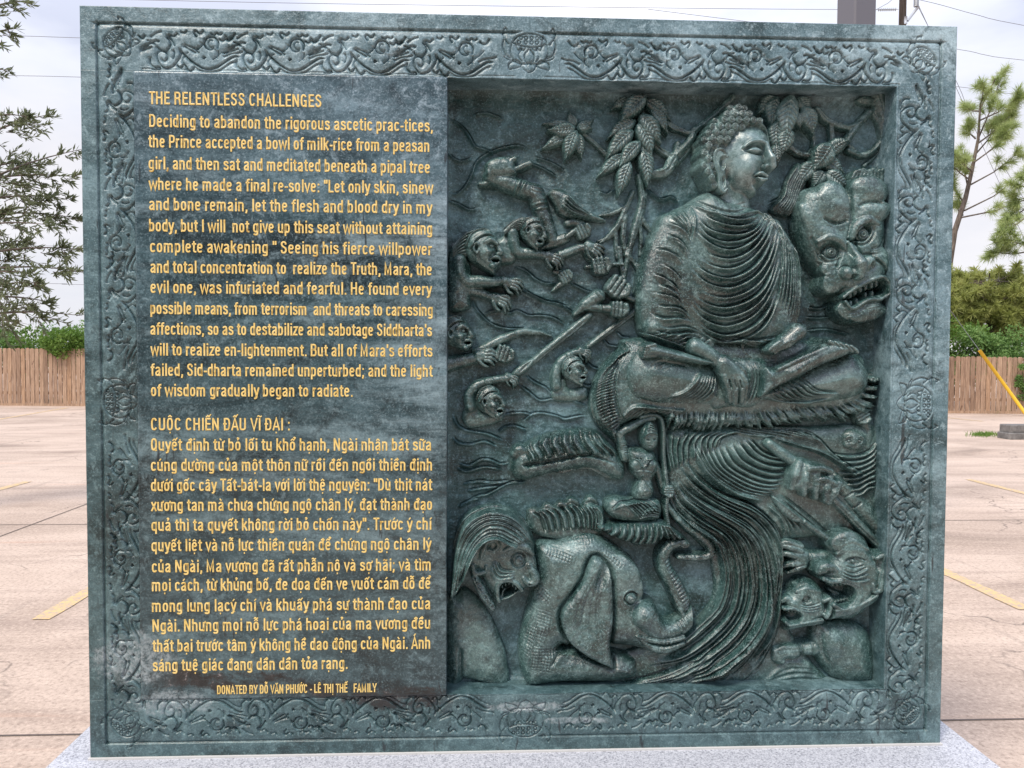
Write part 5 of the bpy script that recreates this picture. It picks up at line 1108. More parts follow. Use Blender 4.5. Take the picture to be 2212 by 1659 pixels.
R.tube(S6((790,1000),(850,980),(930,1000)), [4,8,5], 38, k=3); R.push(S6((845,1045))[0], 13, 9, -6); R.dome(S6((845,1043))[0], 7.5, 6.5, 6, 38); R.ring(S6((845,1043))[0], 8, 1.4, -3); R.push(S6((845,1043))[0], 2.4, 2.4, -3)
for cc in family([S6((800,1075),(860,1085),(940,1060)), S6((800,1100),(860,1110),(930,1100))], 3): R.fold(cc, 2.2, 1.9, 1)
R.tube(S6((705,1060),(735,1040),(770,1060)), [5,7,5], 36, k=3); R.tube(S6((712,1100),(770,1100),(825,1130),(815,1180),(760,1200),(720,1180)), 4, 43, k=2)
R.pit(S6((735,1120),(790,1112),(825,1140),(805,1180),(755,1190),(735,1165)), 24, 7)
for k in range(4): R.dome(S6((748+20*k,1120+3*k))[0], 2.8, 4.2, 6, 32)
for k in range(20): q = k/19; x = 740+200*q; y = 1205-10*math.sin(q*3)-34*q*q; R.tube(S6((x,y-6),(x+2,y+20),(x-4+8*q,y+42)), [2.8,2.8,1], [46,40,28], k=.8, n=2)
R.tube(S6((950,1050),(985,1035),(990,1090),(965,1150),(950,1130)), [4,5,5,4,3], 45, k=1.5); R.push(S6((968,1080))[0], 4, 8, -5); R.line(S6((700,1030),(760,1000),(790,960)), 2, -3)
R.rough(.6, 9, 83); R.mesh('demon', RM, stele, label='smaller snarling demon face below the claw-like hand')
REF = 30
R = Relief.around(S6((640,1300),(930,1470)), 24)
R.tube(S6((920,1360),(860,1365),(800,1370)), [20,17,16], 10, k=2); R.blob(S6((650,1400),(655,1340),(720,1330),(820,1325),(840,1400),(790,1430),(740,1430),(700,1465),(655,1440)), 24, 20, 10, k=3)
for k in range(4): R.tube(S6((800,1345+15*k),(720,1345+16*k),(665,1370+16*k)), [6,6.5,5.5], 26-k, k=.6)
R.dome(S6((710,1430))[0], 10, 8, 10, 22); R.line(S6((835,1320),(845,1410)), 2, -4); R.line(S6((900,1315),(905,1410)), 2, -4); R.mesh('fist', RM, dem)
R = Relief.around(S6((670,680),(960,910)), 24)
R.tube(S6((985,800),(930,805),(880,810)), [15,14,14], 10, k=2); R.blob(S6((890,770),(820,745),(760,760),(760,800),(800,850),(870,870)), 20, 18, 12, k=3)
for P, r in (([(830,760),(740,730),(690,745)],8), ([(830,730),(740,705),(690,730)],7), ([(820,800),(740,775),(690,800)],8), ([(830,830),(760,840),(720,860)],8), ([(850,850),(800,870),(755,895)],7)): R.tube(S6(*P), [r,r*.95,r*.6], [24,26,20], k=.7)
R.line(S6((885,770),(900,850)), 2, -4); R.line(S6((905,770),(915,850)), 2, -3); R.mesh('clawed_hand', RM, dem)
REF = 40
R = Relief.around(S6((600,70),(1340,760)), 26)
R.tube(S6((640,105),(700,150),(790,215)), [11,12.5,13], 30, k=1); R.tube(S6((1000,410),(1100,510),(1200,610),(1330,745)), [11,10.5,10,8], 30, k=1); R.line(S6((1020,440),(1180,610),(1310,735)), 1.6, -3)
R.tube(S6((1060,330),(1150,420),(1230,510),(1330,620)), [24,25,27,30], 2, k=4); R.line(S6((1100,450),(1170,400)), 2.2, -5); R.line(S6((1165,510),(1215,465)), 2.2, -5)
R.blob(S6((770,250),(800,200),(880,200),(980,270),(1060,320),(1080,380),(1000,460),(940,420),(880,400),(820,400),(745,370),(760,330)), 28, 24, 24, k=2)
for P in ([(800,215),(775,290),(770,370)], [(850,240),(835,320),(845,410)], [(910,260),(900,330),(915,430)], [(985,300),(965,370),(975,450)], [(1040,340),(1010,400),(1000,460)]): R.tube(S6(*P), [9,10,7.5], [46,48,36], k=.3)
R.tube(S6((850,250),(920,245),(985,265)), [7,8,7], 52, k=1); R.tube(S6((900,320),(950,310),(1010,340)), [6,7,7], 52, k=1); R.dome(S6((770,350))[0], 8, 9, 8, 32, k=1); R.rough(.6, 9, 84)
club = R.mesh('club', RM, stele, label='great fist gripping a staff')
REF = 24
R = Relief.around(S6((625,400),(1010,700)), 22)
R.blob(S6((635,418),(690,440),(760,490),(835,560),(820,585),(760,570),(700,520)), 12, 12, 24); R.line(S6((645,425),(740,500),(825,570)), 1.6, 3); R.tube(S6((830,570),(900,620),(1000,690)), [7.5,8,7.5], 25, k=1); R.line(S6((845,555),(820,590)), 2, 3)
for k in range(5): R.line(S6((700+18*k,480+12*k),(690+18*k,520+10*k)), 1.3, -2)
R.mesh('knife', RM, stele, label='short knife thrust upward')
# small laughing figure under the rim of the seat
REF = 26
R = Relief.around(S4((1720,600),(1990,930)), 22, 1.2)
R.tube(S4((1940,860),(1965,770),(1930,690)), [14,14,12], 8, k=3); fist(R, S4((1895,655))[0], 36, 16, 60)
R.dome(S4((1850,825))[0], 34, 28, 22, 10, 25, k=2); R.dome(S4((1800,850))[0], 10, 9, 6, 24, k=3); R.dome(S4((1860,860))[0], 10, 9, 6, 24, k=3); R.tube(S4((1835,810),(1830,840)), [4,5], 28, k=2)
R.ring(S4((1800,825))[0], 5, 1.2, -3, 3.5); R.ring(S4((1872,825))[0], 5, 1.2, -3, 3.5); R.tube(S4((1780,800),(1805,790),(1825,805)), [1.5,2.5,1.5], 29, k=1.5); R.tube(S4((1850,800),(1880,790),(1900,810)), [1.5,2.5,1.5], 29, k=1.5); R.line(S4((1780,875),(1820,895),(1870,890)), 2.2, -5)
R.line(S4((1770,890),(1830,915),(1900,900)), 3, 3); R.mesh('laughing_figure', RM, stele, label='small laughing figure tucked under the rim of the seat')

# ------------------------------------------------------------------ setting: plinth, parking lot, fence, greenery, poles and wires
m, t, b = principled('pale_granite'); p = world_pos(t)
c = ramp(t, [(.33, (.10,.10,.12)), (.42, (.34,.35,.39)), (.55, (.52,.53,.57)), (.7, (.66,.67,.70))], noise(t, p, 210, 3, .75)).outputs[0]
t.links.new(c, b.inputs['Base Color']); b.inputs['Roughness'].default_value = .55
mb = MB(); mb.bevbox(-.10, 2.442, -.32, .62, -.02, PLINTH_Z, .006)
tag(mb.build('plinth', m), 'pale speckled granite plinth under the green marble slab', 'plinth')

m, t, b = principled('concrete'); p = world_pos(t)
big = noise(t, mapping(t, p, scale=(.5,.9,1)), .9, 8, .62, .6)
c = ramp(t, [(.28, (.21,.158,.122)), (.38, (.385,.295,.232)), (.53, (.51,.40,.32)), (.70, (.60,.48,.39))], big).outputs[0]
st = noise(t, mapping(t, p, scale=(.16,2.6,1), rot=(0,0,.12)), 1.6, 6, .65, .4)
c = mix(t, math_(t, 'MULTIPLY', ramp(t, [(.50, (0,0,0)), (.66, (1,1,1))], st).outputs[0], .6), c, (.30,.225,.18))
rs = noise(t, mapping(t, p, scale=(.12,2.2,1), loc=(3,9,0)), 1.1, 5, .6, .5)
c = mix(t, math_(t, 'MULTIPLY', ramp(t, [(.62, (0,0,0)), (.70, (1,1,1))], rs).outputs[0], .35), c, (.50,.27,.17))
ol = noise(t, mapping(t, p, loc=(5,2,0)), 1.5, 7, .7, 1.0)
c = mix(t, math_(t, 'MULTIPLY', ramp(t, [(.60, (0,0,0)), (.70, (1,1,1))], ol).outputs[0], .55), c, (.17,.13,.105))
ty = noise(t, mapping(t, p, scale=(5,.22,1), rot=(0,0,.25), loc=(1,1,0)), 1.4, 5, .65, .3)
c = mix(t, math_(t, 'MULTIPLY', ramp(t, [(.60, (0,0,0)), (.68, (1,1,1))], ty).outputs[0], .32), c, (.20,.16,.135))
gr = noise(t, p, 42, 6, .82)
c = mix(t, math_(t, 'MULTIPLY', ramp(t, [(.36, (1,1,1)), (.48, (0,0,0))], gr).outputs[0], .75), c, (.20,.145,.11))
c = mix(t, math_(t, 'MULTIPLY', ramp(t, [(.53, (0,0,0)), (.64, (1,1,1))], gr).outputs[0], .55), c, (.72,.57,.45))
ck = t.nodes.new('ShaderNodeTexVoronoi'); ck.feature = 'DISTANCE_TO_EDGE'; ck.inputs['Scale'].default_value = .55
wv_ = t.nodes.new('ShaderNodeVectorMath'); wv_.operation = 'ADD'
nz = t.nodes.new('ShaderNodeTexNoise'); nz.inputs['Scale'].default_value = 1.8; nz.inputs['Detail'].default_value = 5; t.links.new(p, nz.inputs['Vector'])
t.links.new(p, wv_.inputs[0]); t.links.new(nz.outputs['Color'], wv_.inputs[1]); t.links.new(wv_.outputs[0], ck.inputs['Vector'])
gate = ramp(t, [(.50, (0,0,0)), (.56, (1,1,1))], noise(t, p, .55, 3, .5)).outputs[0]
ckm = math_(t, 'MULTIPLY', ramp(t, [(.0, (1,1,1)), (.006, (0,0,0))], ck.outputs['Distance']).outputs[0], gate)
c = mix(t, math_(t, 'MULTIPLY', ckm, .8), c, (.05,.04,.035))
t.links.new(c, b.inputs['Base Color']); b.inputs['Roughness'].default_value = .85
bump(t, b, math_(t, 'ADD', gr, noise(t, p, 14, 4, .6)), .18, .012)
M['concrete'] = m
mb = MB(); mb.add([(-400,-60,0),(400,-60,0),(400,700,0),(-400,700,0)], [(0,1,2,3)])
tag(mb.build('parking_lot', m), kind='structure')
m, t, b = principled('joint_tar'); b.inputs['Base Color'].default_value = (.11,.088,.075,1); b.inputs['Roughness'].default_value = .9
mb = MB()
mb.add([(-14,1.046,.004),(14,1.046,.004),(14,1.055,.004),(-14,1.055,.004)], [(0,1,2,3)])
mb.add([(-3.02,-8,.0042),(-3.008,-8,.0042),(-3.008,20,.0042),(-3.02,20,.0042)], [(0,1,2,3)])
mb.add([(-14,5.0,.004),(14,5.0,.004),(14,5.012,.004),(-14,5.012,.004)], [(0,1,2,3)])
tag(mb.build('pavement_joint', m), kind='structure')
m, t, b = principled('road_paint'); p = world_pos(t)
c = ramp(t, [(.45, (.42,.33,.26)), (.52, (.60,.42,.19)), (.7, (.70,.50,.24))], noise(t, p, 30, 8, .8)).outputs[0]
t.links.new(c, b.inputs['Base Color']); b.inputs['Roughness'].default_value = .7
for x in (-10.35, -7.4, -4.45, -1.5, 1.47, 4.42, 7.34, 10.3):
    mb = MB(); q = []
    n = 24
    for i in range(n+1):
        y = 2.44 + 5.0*i/n; w_ = .053 + .005*math.sin(i*2.3+x)
        q += [(x-w_+.004*math.sin(i*5+x), y, .0045), (x+w_+.004*math.sin(i*3.1), y, .0045)]
    mb.add(q, [(2*i, 2*i+1, 2*i+3, 2*i+2) for i in range(n)])
    tag(mb.build('parking_stripe', m), kind='structure')
mb = MB()
for x in (-10.5, 13.6):
    mb.add([(x, 16.5, .0045), (x+.11, 16.5, .0045), (x-.55, 21, .0045), (x-.66, 21, .0045)], [(0,1,2,3)])
tag(mb.build('parking_stripe', m), kind='structure')

# fence of upright cedar boards along the far side
m, t, b = principled('cedar'); p = world_pos(t)
oi = t.nodes.new('ShaderNodeObjectInfo')
gr = noise(t, mapping(t, p, scale=(9,9,.9)), 3.0, 6, .6, .6)
c = ramp(t, [(.30, (.23,.15,.10)), (.50, (.39,.262,.178)), (.68, (.50,.355,.25))], gr).outputs[0]
tint = ramp(t, [(0, (.52,.48,.46)), (.4, (.86,.82,.8)), (.75, (1,.98,.95)), (1, (1.0,.90,.78))], oi.outputs['Random']).outputs[0]
c = mix(t, .85, c, tint, 'MULTIPLY')
kn = noise(t, mapping(t, p, scale=(5,5,1.6)), 2.2, 2, .5)
c = mix(t, math_(t, 'MULTIPLY', ramp(t, [(.68, (0,0,0)), (.73, (1,1,1))], kn).outputs[0], .7), c, (.11,.055,.03))
t.links.new(c, b.inputs['Base Color']); b.inputs['Roughness'].default_value = .8
M['cedar'] = m
def fence_y(x): return 21.95 - (x+12.4)*.0955
def fence_h(x): return 1.76 - (x+12.4)*.0045
fence = empty('wooden_fence', (-12.4, fence_y(-12.4), 0), 'tall weathered cedar board fence along the back of the parking lot', 'fence')
def picket(mb, x, rnd):
    w_ = .0625; y = fence_y(x); h = fence_h(x)+rnd.uniform(-.012,.012); th = math.atan(-.0955); cx, sx = math.cos(th), math.sin(th); tl = rnd.uniform(-.006,.006)
    P = []
    for yy in (-.010, .010):
        for (a, z) in ((-w_, .04), (w_, .04), (w_, h-.03), (w_-.03, h), (-w_+.03, h), (-w_, h-.03)):
            xx = a+tl*z; P.append((x+xx*cx-yy*sx, y+xx*sx+yy*cx+rnd.uniform(-.004,.004), z))
    mb.add(P, [(0,1,2,3,4,5), (11,10,9,8,7,6)]+[(i, i+6, (i+1)%6+6, (i+1)%6) for i in range(6)])
rnd = random.Random(3); xs = np.arange(-44.0, 34.0, .1445); run = MB(); n = 0
for x in xs:
    if -15.6 < x < -10.6 or 13.9 < x < 18.6:
        mb = MB(); picket(mb, x, rnd); mb.build('picket', M['cedar'], fence); n += 1
    else: picket(run, x, rnd)
o = run.build('picket_row', M['cedar'], fence); o['kind'] = 'stuff'
for z in (.35, 1.0, 1.5):
    mb = MB(); a, e_ = -44.1, 34.1
    ya, ye = fence_y(a)+.014, fence_y(e_)+.014
    mb.add([(a,ya,z),(e_,ye,z),(e_,ye+.04,z),(a,ya+.04,z),(a,ya,z+.09),(e_,ye,z+.09),(e_,ye+.04,z+.09),(a,ya+.04,z+.09)], [(0,3,2,1),(4,5,6,7),(0,1,5,4),(1,2,6,5),(2,3,7,6),(3,0,4,7)])
    mb.build('rail', M['cedar'], fence)
mb = MB(); a, e_ = -44.1, 34.1
mb.add([(a,fence_y(a)-.02,0),(e_,fence_y(e_)-.02,0),(e_,fence_y(e_)+.02,0),(a,fence_y(a)+.02,0),(a,fence_y(a)-.02,.07),(e_,fence_y(e_)-.02,.07),(e_,fence_y(e_)+.02,.07),(a,fence_y(a)+.02,.07)], [(4,5,6,7),(0,1,5,4),(2,3,7,6)])
mb.build('kick_board', M['cedar'], fence)

# foliage
def leafy(name, cols, trans=.25, rough=.5):
    m, t, b = principled(name); p = world_pos(t)
    c = ramp(t, [(.30, cols[0]), (.5, cols[1]), (.7, cols[2])], noise(t, p, 2.2, 6, .75)).outputs[0]
    t.links.new(c, b.inputs['Base Color']); b.inputs['Roughness'].default_value = rough; b.inputs['Specular IOR Level'].default_value = .3
    tr = t.nodes.new('ShaderNodeBsdfTranslucent'); t.links.new(c, tr.inputs['Color']); mx = t.nodes.new('ShaderNodeMixShader'); mx.inputs[0].default_value = trans
    out = [n for n in t.nodes if n.type == 'OUTPUT_MATERIAL'][0]
    t.links.new(b.outputs[0], mx.inputs[1]); t.links.new(tr.outputs[0], mx.inputs[2]); t.links.new(mx.outputs[0], out.inputs[0]); return m
M['oak'] = leafy('oak_leaf', [(.08,.10,.05), (.15,.18,.095), (.25,.28,.16)], .4)
M['hedge'] = leafy('hedge_leaf', [(.06,.13,.025), (.14,.25,.045), (.25,.37,.09)], .35)
M['shrub'] = leafy('shrub_leaf', [(.07,.15,.045), (.17,.30,.085), (.31,.45,.16)], .35)
M['shrub_dark'] = leafy('added_belt_leaf', [(.012,.026,.010), (.03,.055,.02), (.06,.09,.035)], .15)
M['pine'] = leafy('pine_needle', [(.20,.27,.09), (.38,.46,.18), (.54,.60,.30)], .4)
M['pine2'] = leafy('pine_needle_dry', [(.20,.23,.07), (.38,.42,.13), (.50,.50,.20)], .4)
m, t, b = principled('bark'); p = world_pos(t)
t.links.new(ramp(t, [(.35, (.07,.055,.045)), (.6, (.17,.135,.11)), (.75, (.26,.22,.19))], noise(t, mapping(t, p, scale=(6,6,1.5)), 3, 6, .7)).outputs[0], b.inputs['Base Color']); b.inputs['Roughness'].default_value = .9
M['bark'] = m
def rvec(r): 
    while True:
        v = r.normal(size=3); n = np.linalg.norm(v)
        if n > 1e-6: return v/n
class Leaves:
    def __init__(s): s.v = []; s.f = []; s.n = 0
    def leaf(s, p, d, L, w, r, fold=.15):
        d = d/np.linalg.norm(d); a = np.cross(d, rvec(r)); a /= max(np.linalg.norm(a), 1e-6); n = np.cross(d, a)
        s.v += [p, p+d*L*.4+a*w+n*w*fold, p+d*L, p+d*L*.4-a*w+n*w*fold, p+d*L*.5-n*w*.3]
        k = s.n; s.f += [(k, k+1, k+4), (k+1, k+2, k+4), (k+2, k+3, k+4), (k+3, k, k+4)]; s.n += 5
    def needle(s, p, d, L, w, r):
        a = np.cross(d, rvec(r)); a /= max(np.linalg.norm(a), 1e-6); k = s.n
        s.v += [p-a*w, p+a*w, p+d*L*.6+a*w*.7-np.array([0,0,.04*L]), p+d*L-np.array([0,0,.12*L]), p+d*L*.6-a*w*.7-np.array([0,0,.04*L])]; s.f += [(k, k+1, k+2, k+4), (k+4, k+2, k+3)]; s.n += 5
    def build(s, name, mat, parent=None):
        me = bpy.data.meshes.new(name); me.from_pydata([tuple(map(float, q)) for q in s.v], [], s.f); me.update(); return link(name, me, mat, parent)

# broad tree at the left edge, its fine twigs hanging into view
def fine_tree(root, D, tips, mat, seed, leafL=.070, leafw=.0088, dens=1.0, label=None, group=None, trunk_u=-330, trunk_top=900):
    r = np.random.default_rng(seed); tr = at(trunk_u, 900, D); base = np.array([tr[0], D, 0.])
    T = empty('leafy_tree', tuple(base), label, 'tree', group)
    tk = MB(); top = np.array([base[0]-.1, D+.1, 4.6]); tk.tube([base, base+np.array([.05,0,1.0]), base+np.array([-.03,.05,2.5]), top], [.17,.13,.10,.05], 10)
    lv = Leaves(); tw = MB()
    for (u0, v0, u1, v1, sub, spread) in tips:
        a = at(u0, v0, D+r.uniform(-.5,.5)); e_ = at(u1, v1, D+r.uniform(-.6,.6)); zz = float(np.clip(a[2]+.25, 1.0, 4.4)); j = np.array([base[0]+.02, D+.03, zz])
        pts = spl([j, (j+a)/2+np.array([0,0,.12]), a, (a+e_)/2+np.array([0,0,.06]), e_], 5) if False else [j*(1-q)+a*q+np.array([0,0,.15*math.sin(math.pi*q)]) for q in np.linspace(0,.9,4)]+[a*(1-q)+e_*q+np.array([0,0,.05*math.sin(math.pi*q)]) for q in np.linspace(0,1,8)]
        tw.tube(pts, list(np.linspace(.022,.0022,len(pts))), 5)
        for k in range(int(sub*.72)):
            q = r.uniform(0, 1)**.8; o = a*(1-q)+e_*q; L = spread*(1.15-q)*r.uniform(.5,1.2)
            dr = (e_-a)/np.linalg.norm(e_-a)+rvec(r)*.9; dr[2] += r.uniform(-.5,.25); dr /= np.linalg.norm(dr)
            ep = o+dr*L+np.array([0,0,-.12*L]); mid = (o+ep)/2+rvec(r)*.03
            tw.tube([o, mid, ep], [.0045,.003,.0012], 3, False)
            for i in range(int((14+26*L)*dens)):
                x = r.uniform(.05,1.); pt = (o*(1-x)+mid*x) if x < .5 else (mid*(1-x)+ep*x)
                pt = o*(1-x)**2+2*mid*x*(1-x)+ep*x*x
                dd = dr*.9+rvec(r)*.75; dd[2] += .05
                lv.leaf(pt+rvec(r)*.008, dd, leafL*r.uniform(.6,1.25), leafw*r.uniform(.7,1.2), r)
        for i in range(int(34*dens)):
            x = r.uniform(.2,1.); pt = a*(1-x)+e_*x+np.array([0,0,.05*math.sin(math.pi*x)]); dd = (e_-a)/np.linalg.norm(e_-a)*.8+rvec(r)*.7
            lv.leaf(pt, dd, leafL*r.uniform(.7,1.3), leafw, r)
    tk.build('trunk', M['bark'], T); tw.build('branch', M['bark'], T); lv.build('crown', mat, T)
    return T
tips = [(-60,40,66,4,9,.35), (-80,110,36,62,8,.3), (-90,190,14,150,6,.3), (-80,320,116,246,22,.42), (-70,270,60,252,14,.35), (-90,420,178,322,20,.4), (-60,380,80,352,16,.4),
        (-90,400,162,382,24,.42), (-80,440,150,430,30,.45), (-90,470,176,472,26,.42), (-90,500,110,486,26,.4), (-90,560,178,538,22,.4), (-80,560,60,520,22,.4), (-80,590,178,586,22,.4), (-80,610,70,590,20,.4),
        (-420,700,-700,560,16,.5), (-420,560,-760,380,18,.5), (-400,420,-640,200,18,.5), (-380,300,-560,20,18,.5), (-340,260,-300,-60,18,.5), (-330,240,-160,-80,16,.5), (-420,620,-800,640,14,.5),
        (-80,640,90,612,20,.4), (-80,650,124,656,14,.34), (-90,690,178,682,12,.32), (-80,690,70,668,16,.36), (-80,700,40,700,12,.34), (-90,520,20,450,22,.45), (-100,620,20,560,22,.45)]
fine_tree(None, 5.2, tips, M['oak'], 11, label='dark leafy tree with long thin twigs hanging in from the left edge')
tips2 = [(-120,720,-30,735,26,.5), (-100,700,30,705,26,.5), (-60,690,70,715,24,.5), (-200,640,-60,660,20,.5)]

def bush(name, c, rx, ry, rz, n, L, w, mat, label, seed, group=None, clumps=26):
    r = np.random.default_rng(seed); T = empty(name, (c[0], c[1], 0), label, 'bush', group); lv = Leaves(); st_ = MB()
    for k in range(clumps):
        d = rvec(r); q = r.uniform(.45, 1.0); cc = np.array([c[0]+d[0]*rx*q, c[1]+d[1]*ry*q, c[2]+d[2]*rz*q]); rr = r.uniform(.16,.34)*min(rz*1.6, rx)
        if name != 'vine': st_.tube([(c[0]+d[0]*rx*.15, c[1]+d[1]*ry*.15, c[2]-rz*.6 if name == 'vine' else 0.0), (c[0]+d[0]*rx*.4, c[1]+d[1]*ry*.4, max(.2, c[2]*.6)), tuple(cc)], [.02,.014,.006], 4, False)
        for i in range(n//clumps):
            v = rvec(r); pt = cc+v*rr*r.uniform(.35,1.05)*np.array([1.25,1.25,1]); dd = v*.6+rvec(r)*.7+np.array([0,0,.15])
            if pt[2] < .05: continue
            lv.leaf(pt, dd, L*r.uniform(.6,1.3), w*r.uniform(.7,1.2), r)
    (st_.v and st_.build('stem', M['bark'], T)); lv.build('foliage', mat, T); return T
def gx(u, Y, v=760): return at(u, v, Y)
for i, (u, vtop, Y, rx, mt, lb) in enumerate([(-30, 706, 23.6, 1.3, 'shrub', 'bushy shrub beyond the fence at the left edge of the view'), (60, 712, 24.0, 1.2, 'hedge', 'bright green shrub rising just above the fence boards'), (150, 700, 24.6, 1.4, 'shrub', 'dark bushy shrub half hidden by the marble slab')]):
    q = at(u, vtop, Y); bush('shrub', (q[0], Y, q[2]-.75), rx, .7, .85, 3600, .11, .028, M[mt], lb, 40+i, 'shrubs behind the left end of the fence')
q = at(128, 738, 21.7); bush('vine', (q[0], 21.95, q[2]-.02), .85, .34, .42, 4200, .09, .024, M['hedge'], 'bright green vine spilling over the top of the fence beside the slab', 51, clumps=30)
for i, (u, vtop, Y, rx, mt, lb) in enumerate([(2045, 690, 21.6, 1.3, 'hedge', 'light green bush beyond the fence close to the slab edge'), (2120, 716, 21.2, 1.2, 'shrub', 'dark round bush behind the yellow guy cover'), (2205, 716, 21.4, 1.3, 'shrub', 'dark bush behind the fence at the right edge of the view')]):
    q = at(u, vtop, Y); bush('shrub', (q[0], Y, q[2]-.75), rx, .7, .85, 4200, .12, .034, M[mt], lb, 60+i, 'shrubs behind the right end of the fence')
q = at(2212, 840, 19.0); bush('vine', (q[0]+.15, 19.05, 1.0), .3, .12, .75, 1500, .08, .024, M['shrub'], 'dark ivy creeping up the fence boards at the right edge', 71, clumps=16)

def pine(u_base, D, trunk, limbs, tufts_extra, needleL, label, mat, seed, group=None, nper=60, wid=.006, tr=.10, rr=1.0):
    r = np.random.default_rng(seed); P = [at(u, v, D) for u, v in trunk]; b0 = np.array([P[0][0]-.05, D, 0.])
    T = empty('pine_tree', tuple(b0), label, 'tree', group); tk = MB(); br = MB(); lv = Leaves()
    tk.tube([b0]+P, list(np.linspace(tr, .018, len(P)+1)), 9)
    def tuft(c, d, L, n):
        d = d/np.linalg.norm(d)
        for i in range(n):
            v = d*r.uniform(.1,1.0)+rvec(r)*r.uniform(.5,1.0); v /= np.linalg.norm(v)
            lv.needle(c+d*r.uniform(-.5,.1)*L, v, L*r.uniform(.6,1.1), wid, r)
    for (a, e_, k, sp) in limbs:
        A = at(*a, D+r.uniform(-.1,.1)); E = at(*e_, D+r.uniform(-1.,1.)*rr)
        mid = (A+E)/2+np.array([0,0,-.06*np.linalg.norm(E-A)]); br.tube([A, mid, E], [.032,.022,.009], 5, False)
        for j in range(k):
            q = r.uniform(.3,1.); o = A*(1-q)**2+2*mid*q*(1-q)+E*q*q; d = (E-A)/np.linalg.norm(E-A)+rvec(r)*.8+np.array([0,0,.35]); d /= np.linalg.norm(d); ep = o+d*sp*r.uniform(.4,1.)
            br.tube([o, ep], [.009,.005], 4, False); tuft(ep, d, needleL, nper)
        tuft(E, E-A, needleL, nper)
    tk.build('trunk', M['bark'], T); br.build('branch', M['bark'], T); lv.build('crown', M[mat], T); return T
limbs = [((2113,300),(2165,160),12,.45), ((2117,260),(2195,215),9,.5), ((2112,310),(2185,245),12,.55), ((2110,330),(2160,260),12,.5), ((2108,300),(2085,275),5,.35), ((2115,240),(2090,235),4,.3), ((2117,230),(2125,190),6,.4),
         ((2105,350),(2175,290),11,.55), ((2100,370),(2060,330),8,.45), ((2098,390),(2050,350),8,.5), ((2095,400),(2200,330),5,.5), ((2092,410),(2075,320),6,.4), ((2085,440),(2056,400),6,.4), ((2083,455),(2210,375),4,.45), ((2080,465),(2062,440),5,.35), ((2076,470),(2230,420),3,.4)]
pine(2040, 25.0, [(2040,640),(2062,500),(2085,430),(2100,365),(2113,300),(2117,235),(2150,170)], limbs, [], .36, 'slender young pine with a bare leaning trunk and loose needle tufts against the sky', 'pine', 21, None, 150, .0058, .13)
limbs = [((2215,470),(2160,500),8,.5), ((2230,440),(2180,470),9,.5), ((2240,420),(2185,440),7,.5), ((2240,540),(2140,545),9,.5), ((2235,520),(2175,520),9,.5), ((2240,400),(2195,400),5,.5)]
pine(2260, 22.6, [(2262,760),(2258,640),(2250,540),(2240,440),(2235,330)], limbs, [], .33, 'pine reaching in from the right edge with drooping tufted branches', 'pine', 22, None, 120, .007, .12)
limbs = []
r_ = random.Random(5)
for k in range(135):
    v = 590+135*r_.random()**.9; u0 = 2135+r_.uniform(-15,15); sg = r_.choice((-1,1)); sp = r_.uniform(20,125)
    limbs.append(((u0, v+18), (u0+sg*sp, v+r_.uniform(-8,10)), 7, .45))
pine(2135, 23.2, [(2135,760),(2136,690),(2134,640),(2138,590)], limbs, [], .30, 'broad dense low pine with layered olive boughs above the fence', 'pine2', 23, None, 60, .014, .12)

# square light pole behind the slab, utility pole, guy cover, wires
m, t, b = principled('pole_paint'); b.inputs['Base Color'].default_value = (.135,.132,.150,1); b.inputs['Roughness'].default_value = .45
pl = at(1850, 20, 4.2)
lp = empty('light_pole', (pl[0], 4.2, 0), 'square taupe steel light pole rising behind the top right of the slab', 'pole')
def rbox(cx, cy, h0, h1, wd, an):
    mb = MB(); q = []
    for z in (h0, h1):
        for k in range(4):
            for dk in (-.06, .06): a = an+math.pi/4+k*math.pi/2+dk*1.; q.append((cx+wd*.7071*math.cos(a), cy+wd*.7071*math.sin(a), z))
    mb.add(q, [tuple(range(7,-1,-1)), tuple(range(8,16))]+[(i, (i+1)%8, (i+1)%8+8, i+8) for i in range(8)]); return mb
rbox(pl[0], 4.2, .02, 7.0, .205, rad(15)).build('shaft', m, lp); rbox(pl[0], 4.2, 0, .025, .40, rad(15)).build('base_plate', m, lp)
m, t, b = principled('weathered_pole'); p = world_pos(t)
t.links.new(ramp(t, [(.3, (.05,.04,.035)), (.6, (.13,.11,.10)), (.75, (.2,.18,.17))], noise(t, mapping(t, p, scale=(14,14,.8)), 2, 5, .7)).outputs[0], b.inputs['Base Color']); b.inputs['Roughness'].default_value = .9
m2, t, b = principled('grey_insulator'); b.inputs['Base Color'].default_value = (.42,.45,.50,1); b.inputs['Roughness'].default_value = .3
m3, t, b = principled('wire'); b.inputs['Base Color'].default_value = (.16,.16,.18,1); b.inputs['Roughness'].default_value = .5
DP = 30.0; up_ = at(1950, 20, DP)
utp = empty('utility_pole', (up_[0], DP, 0), 'dark wooden utility pole with a bracket and grey insulator above the slab corner', 'pole')
mb = MB(); mb.tube([(up_[0],DP,0),(up_[0],DP,6),(up_[0],DP,18)], [.19,.17,.14], 14); mb.build('shaft', m, utp)
a = at(1960, 45, DP-.15); e_ = at(1984, 14, DP-.15)
mb = MB(); mb.tube([a, e_], [.06,.06], 6); mb.tube([at(1956,36,DP-.15), at(1956,52,DP-.15)], [.07,.07], 6); mb.build('bracket', m2, utp)
mb = MB(); q0 = at(1979, 14, DP-.15)
for k in range(7): mb.tube([q0+np.array([0,0,.05*k]), q0+np.array([0,0,.05*k+.02]), q0+np.array([0,0,.05*k+.045])], [.10,.11,.07], 10)
mb.build('insulator', m2, utp)
mb = MB(); a = at(1892, 21, DP); e_ = at(1941, 20, DP); mb.tube([a, e_], .012, 6)
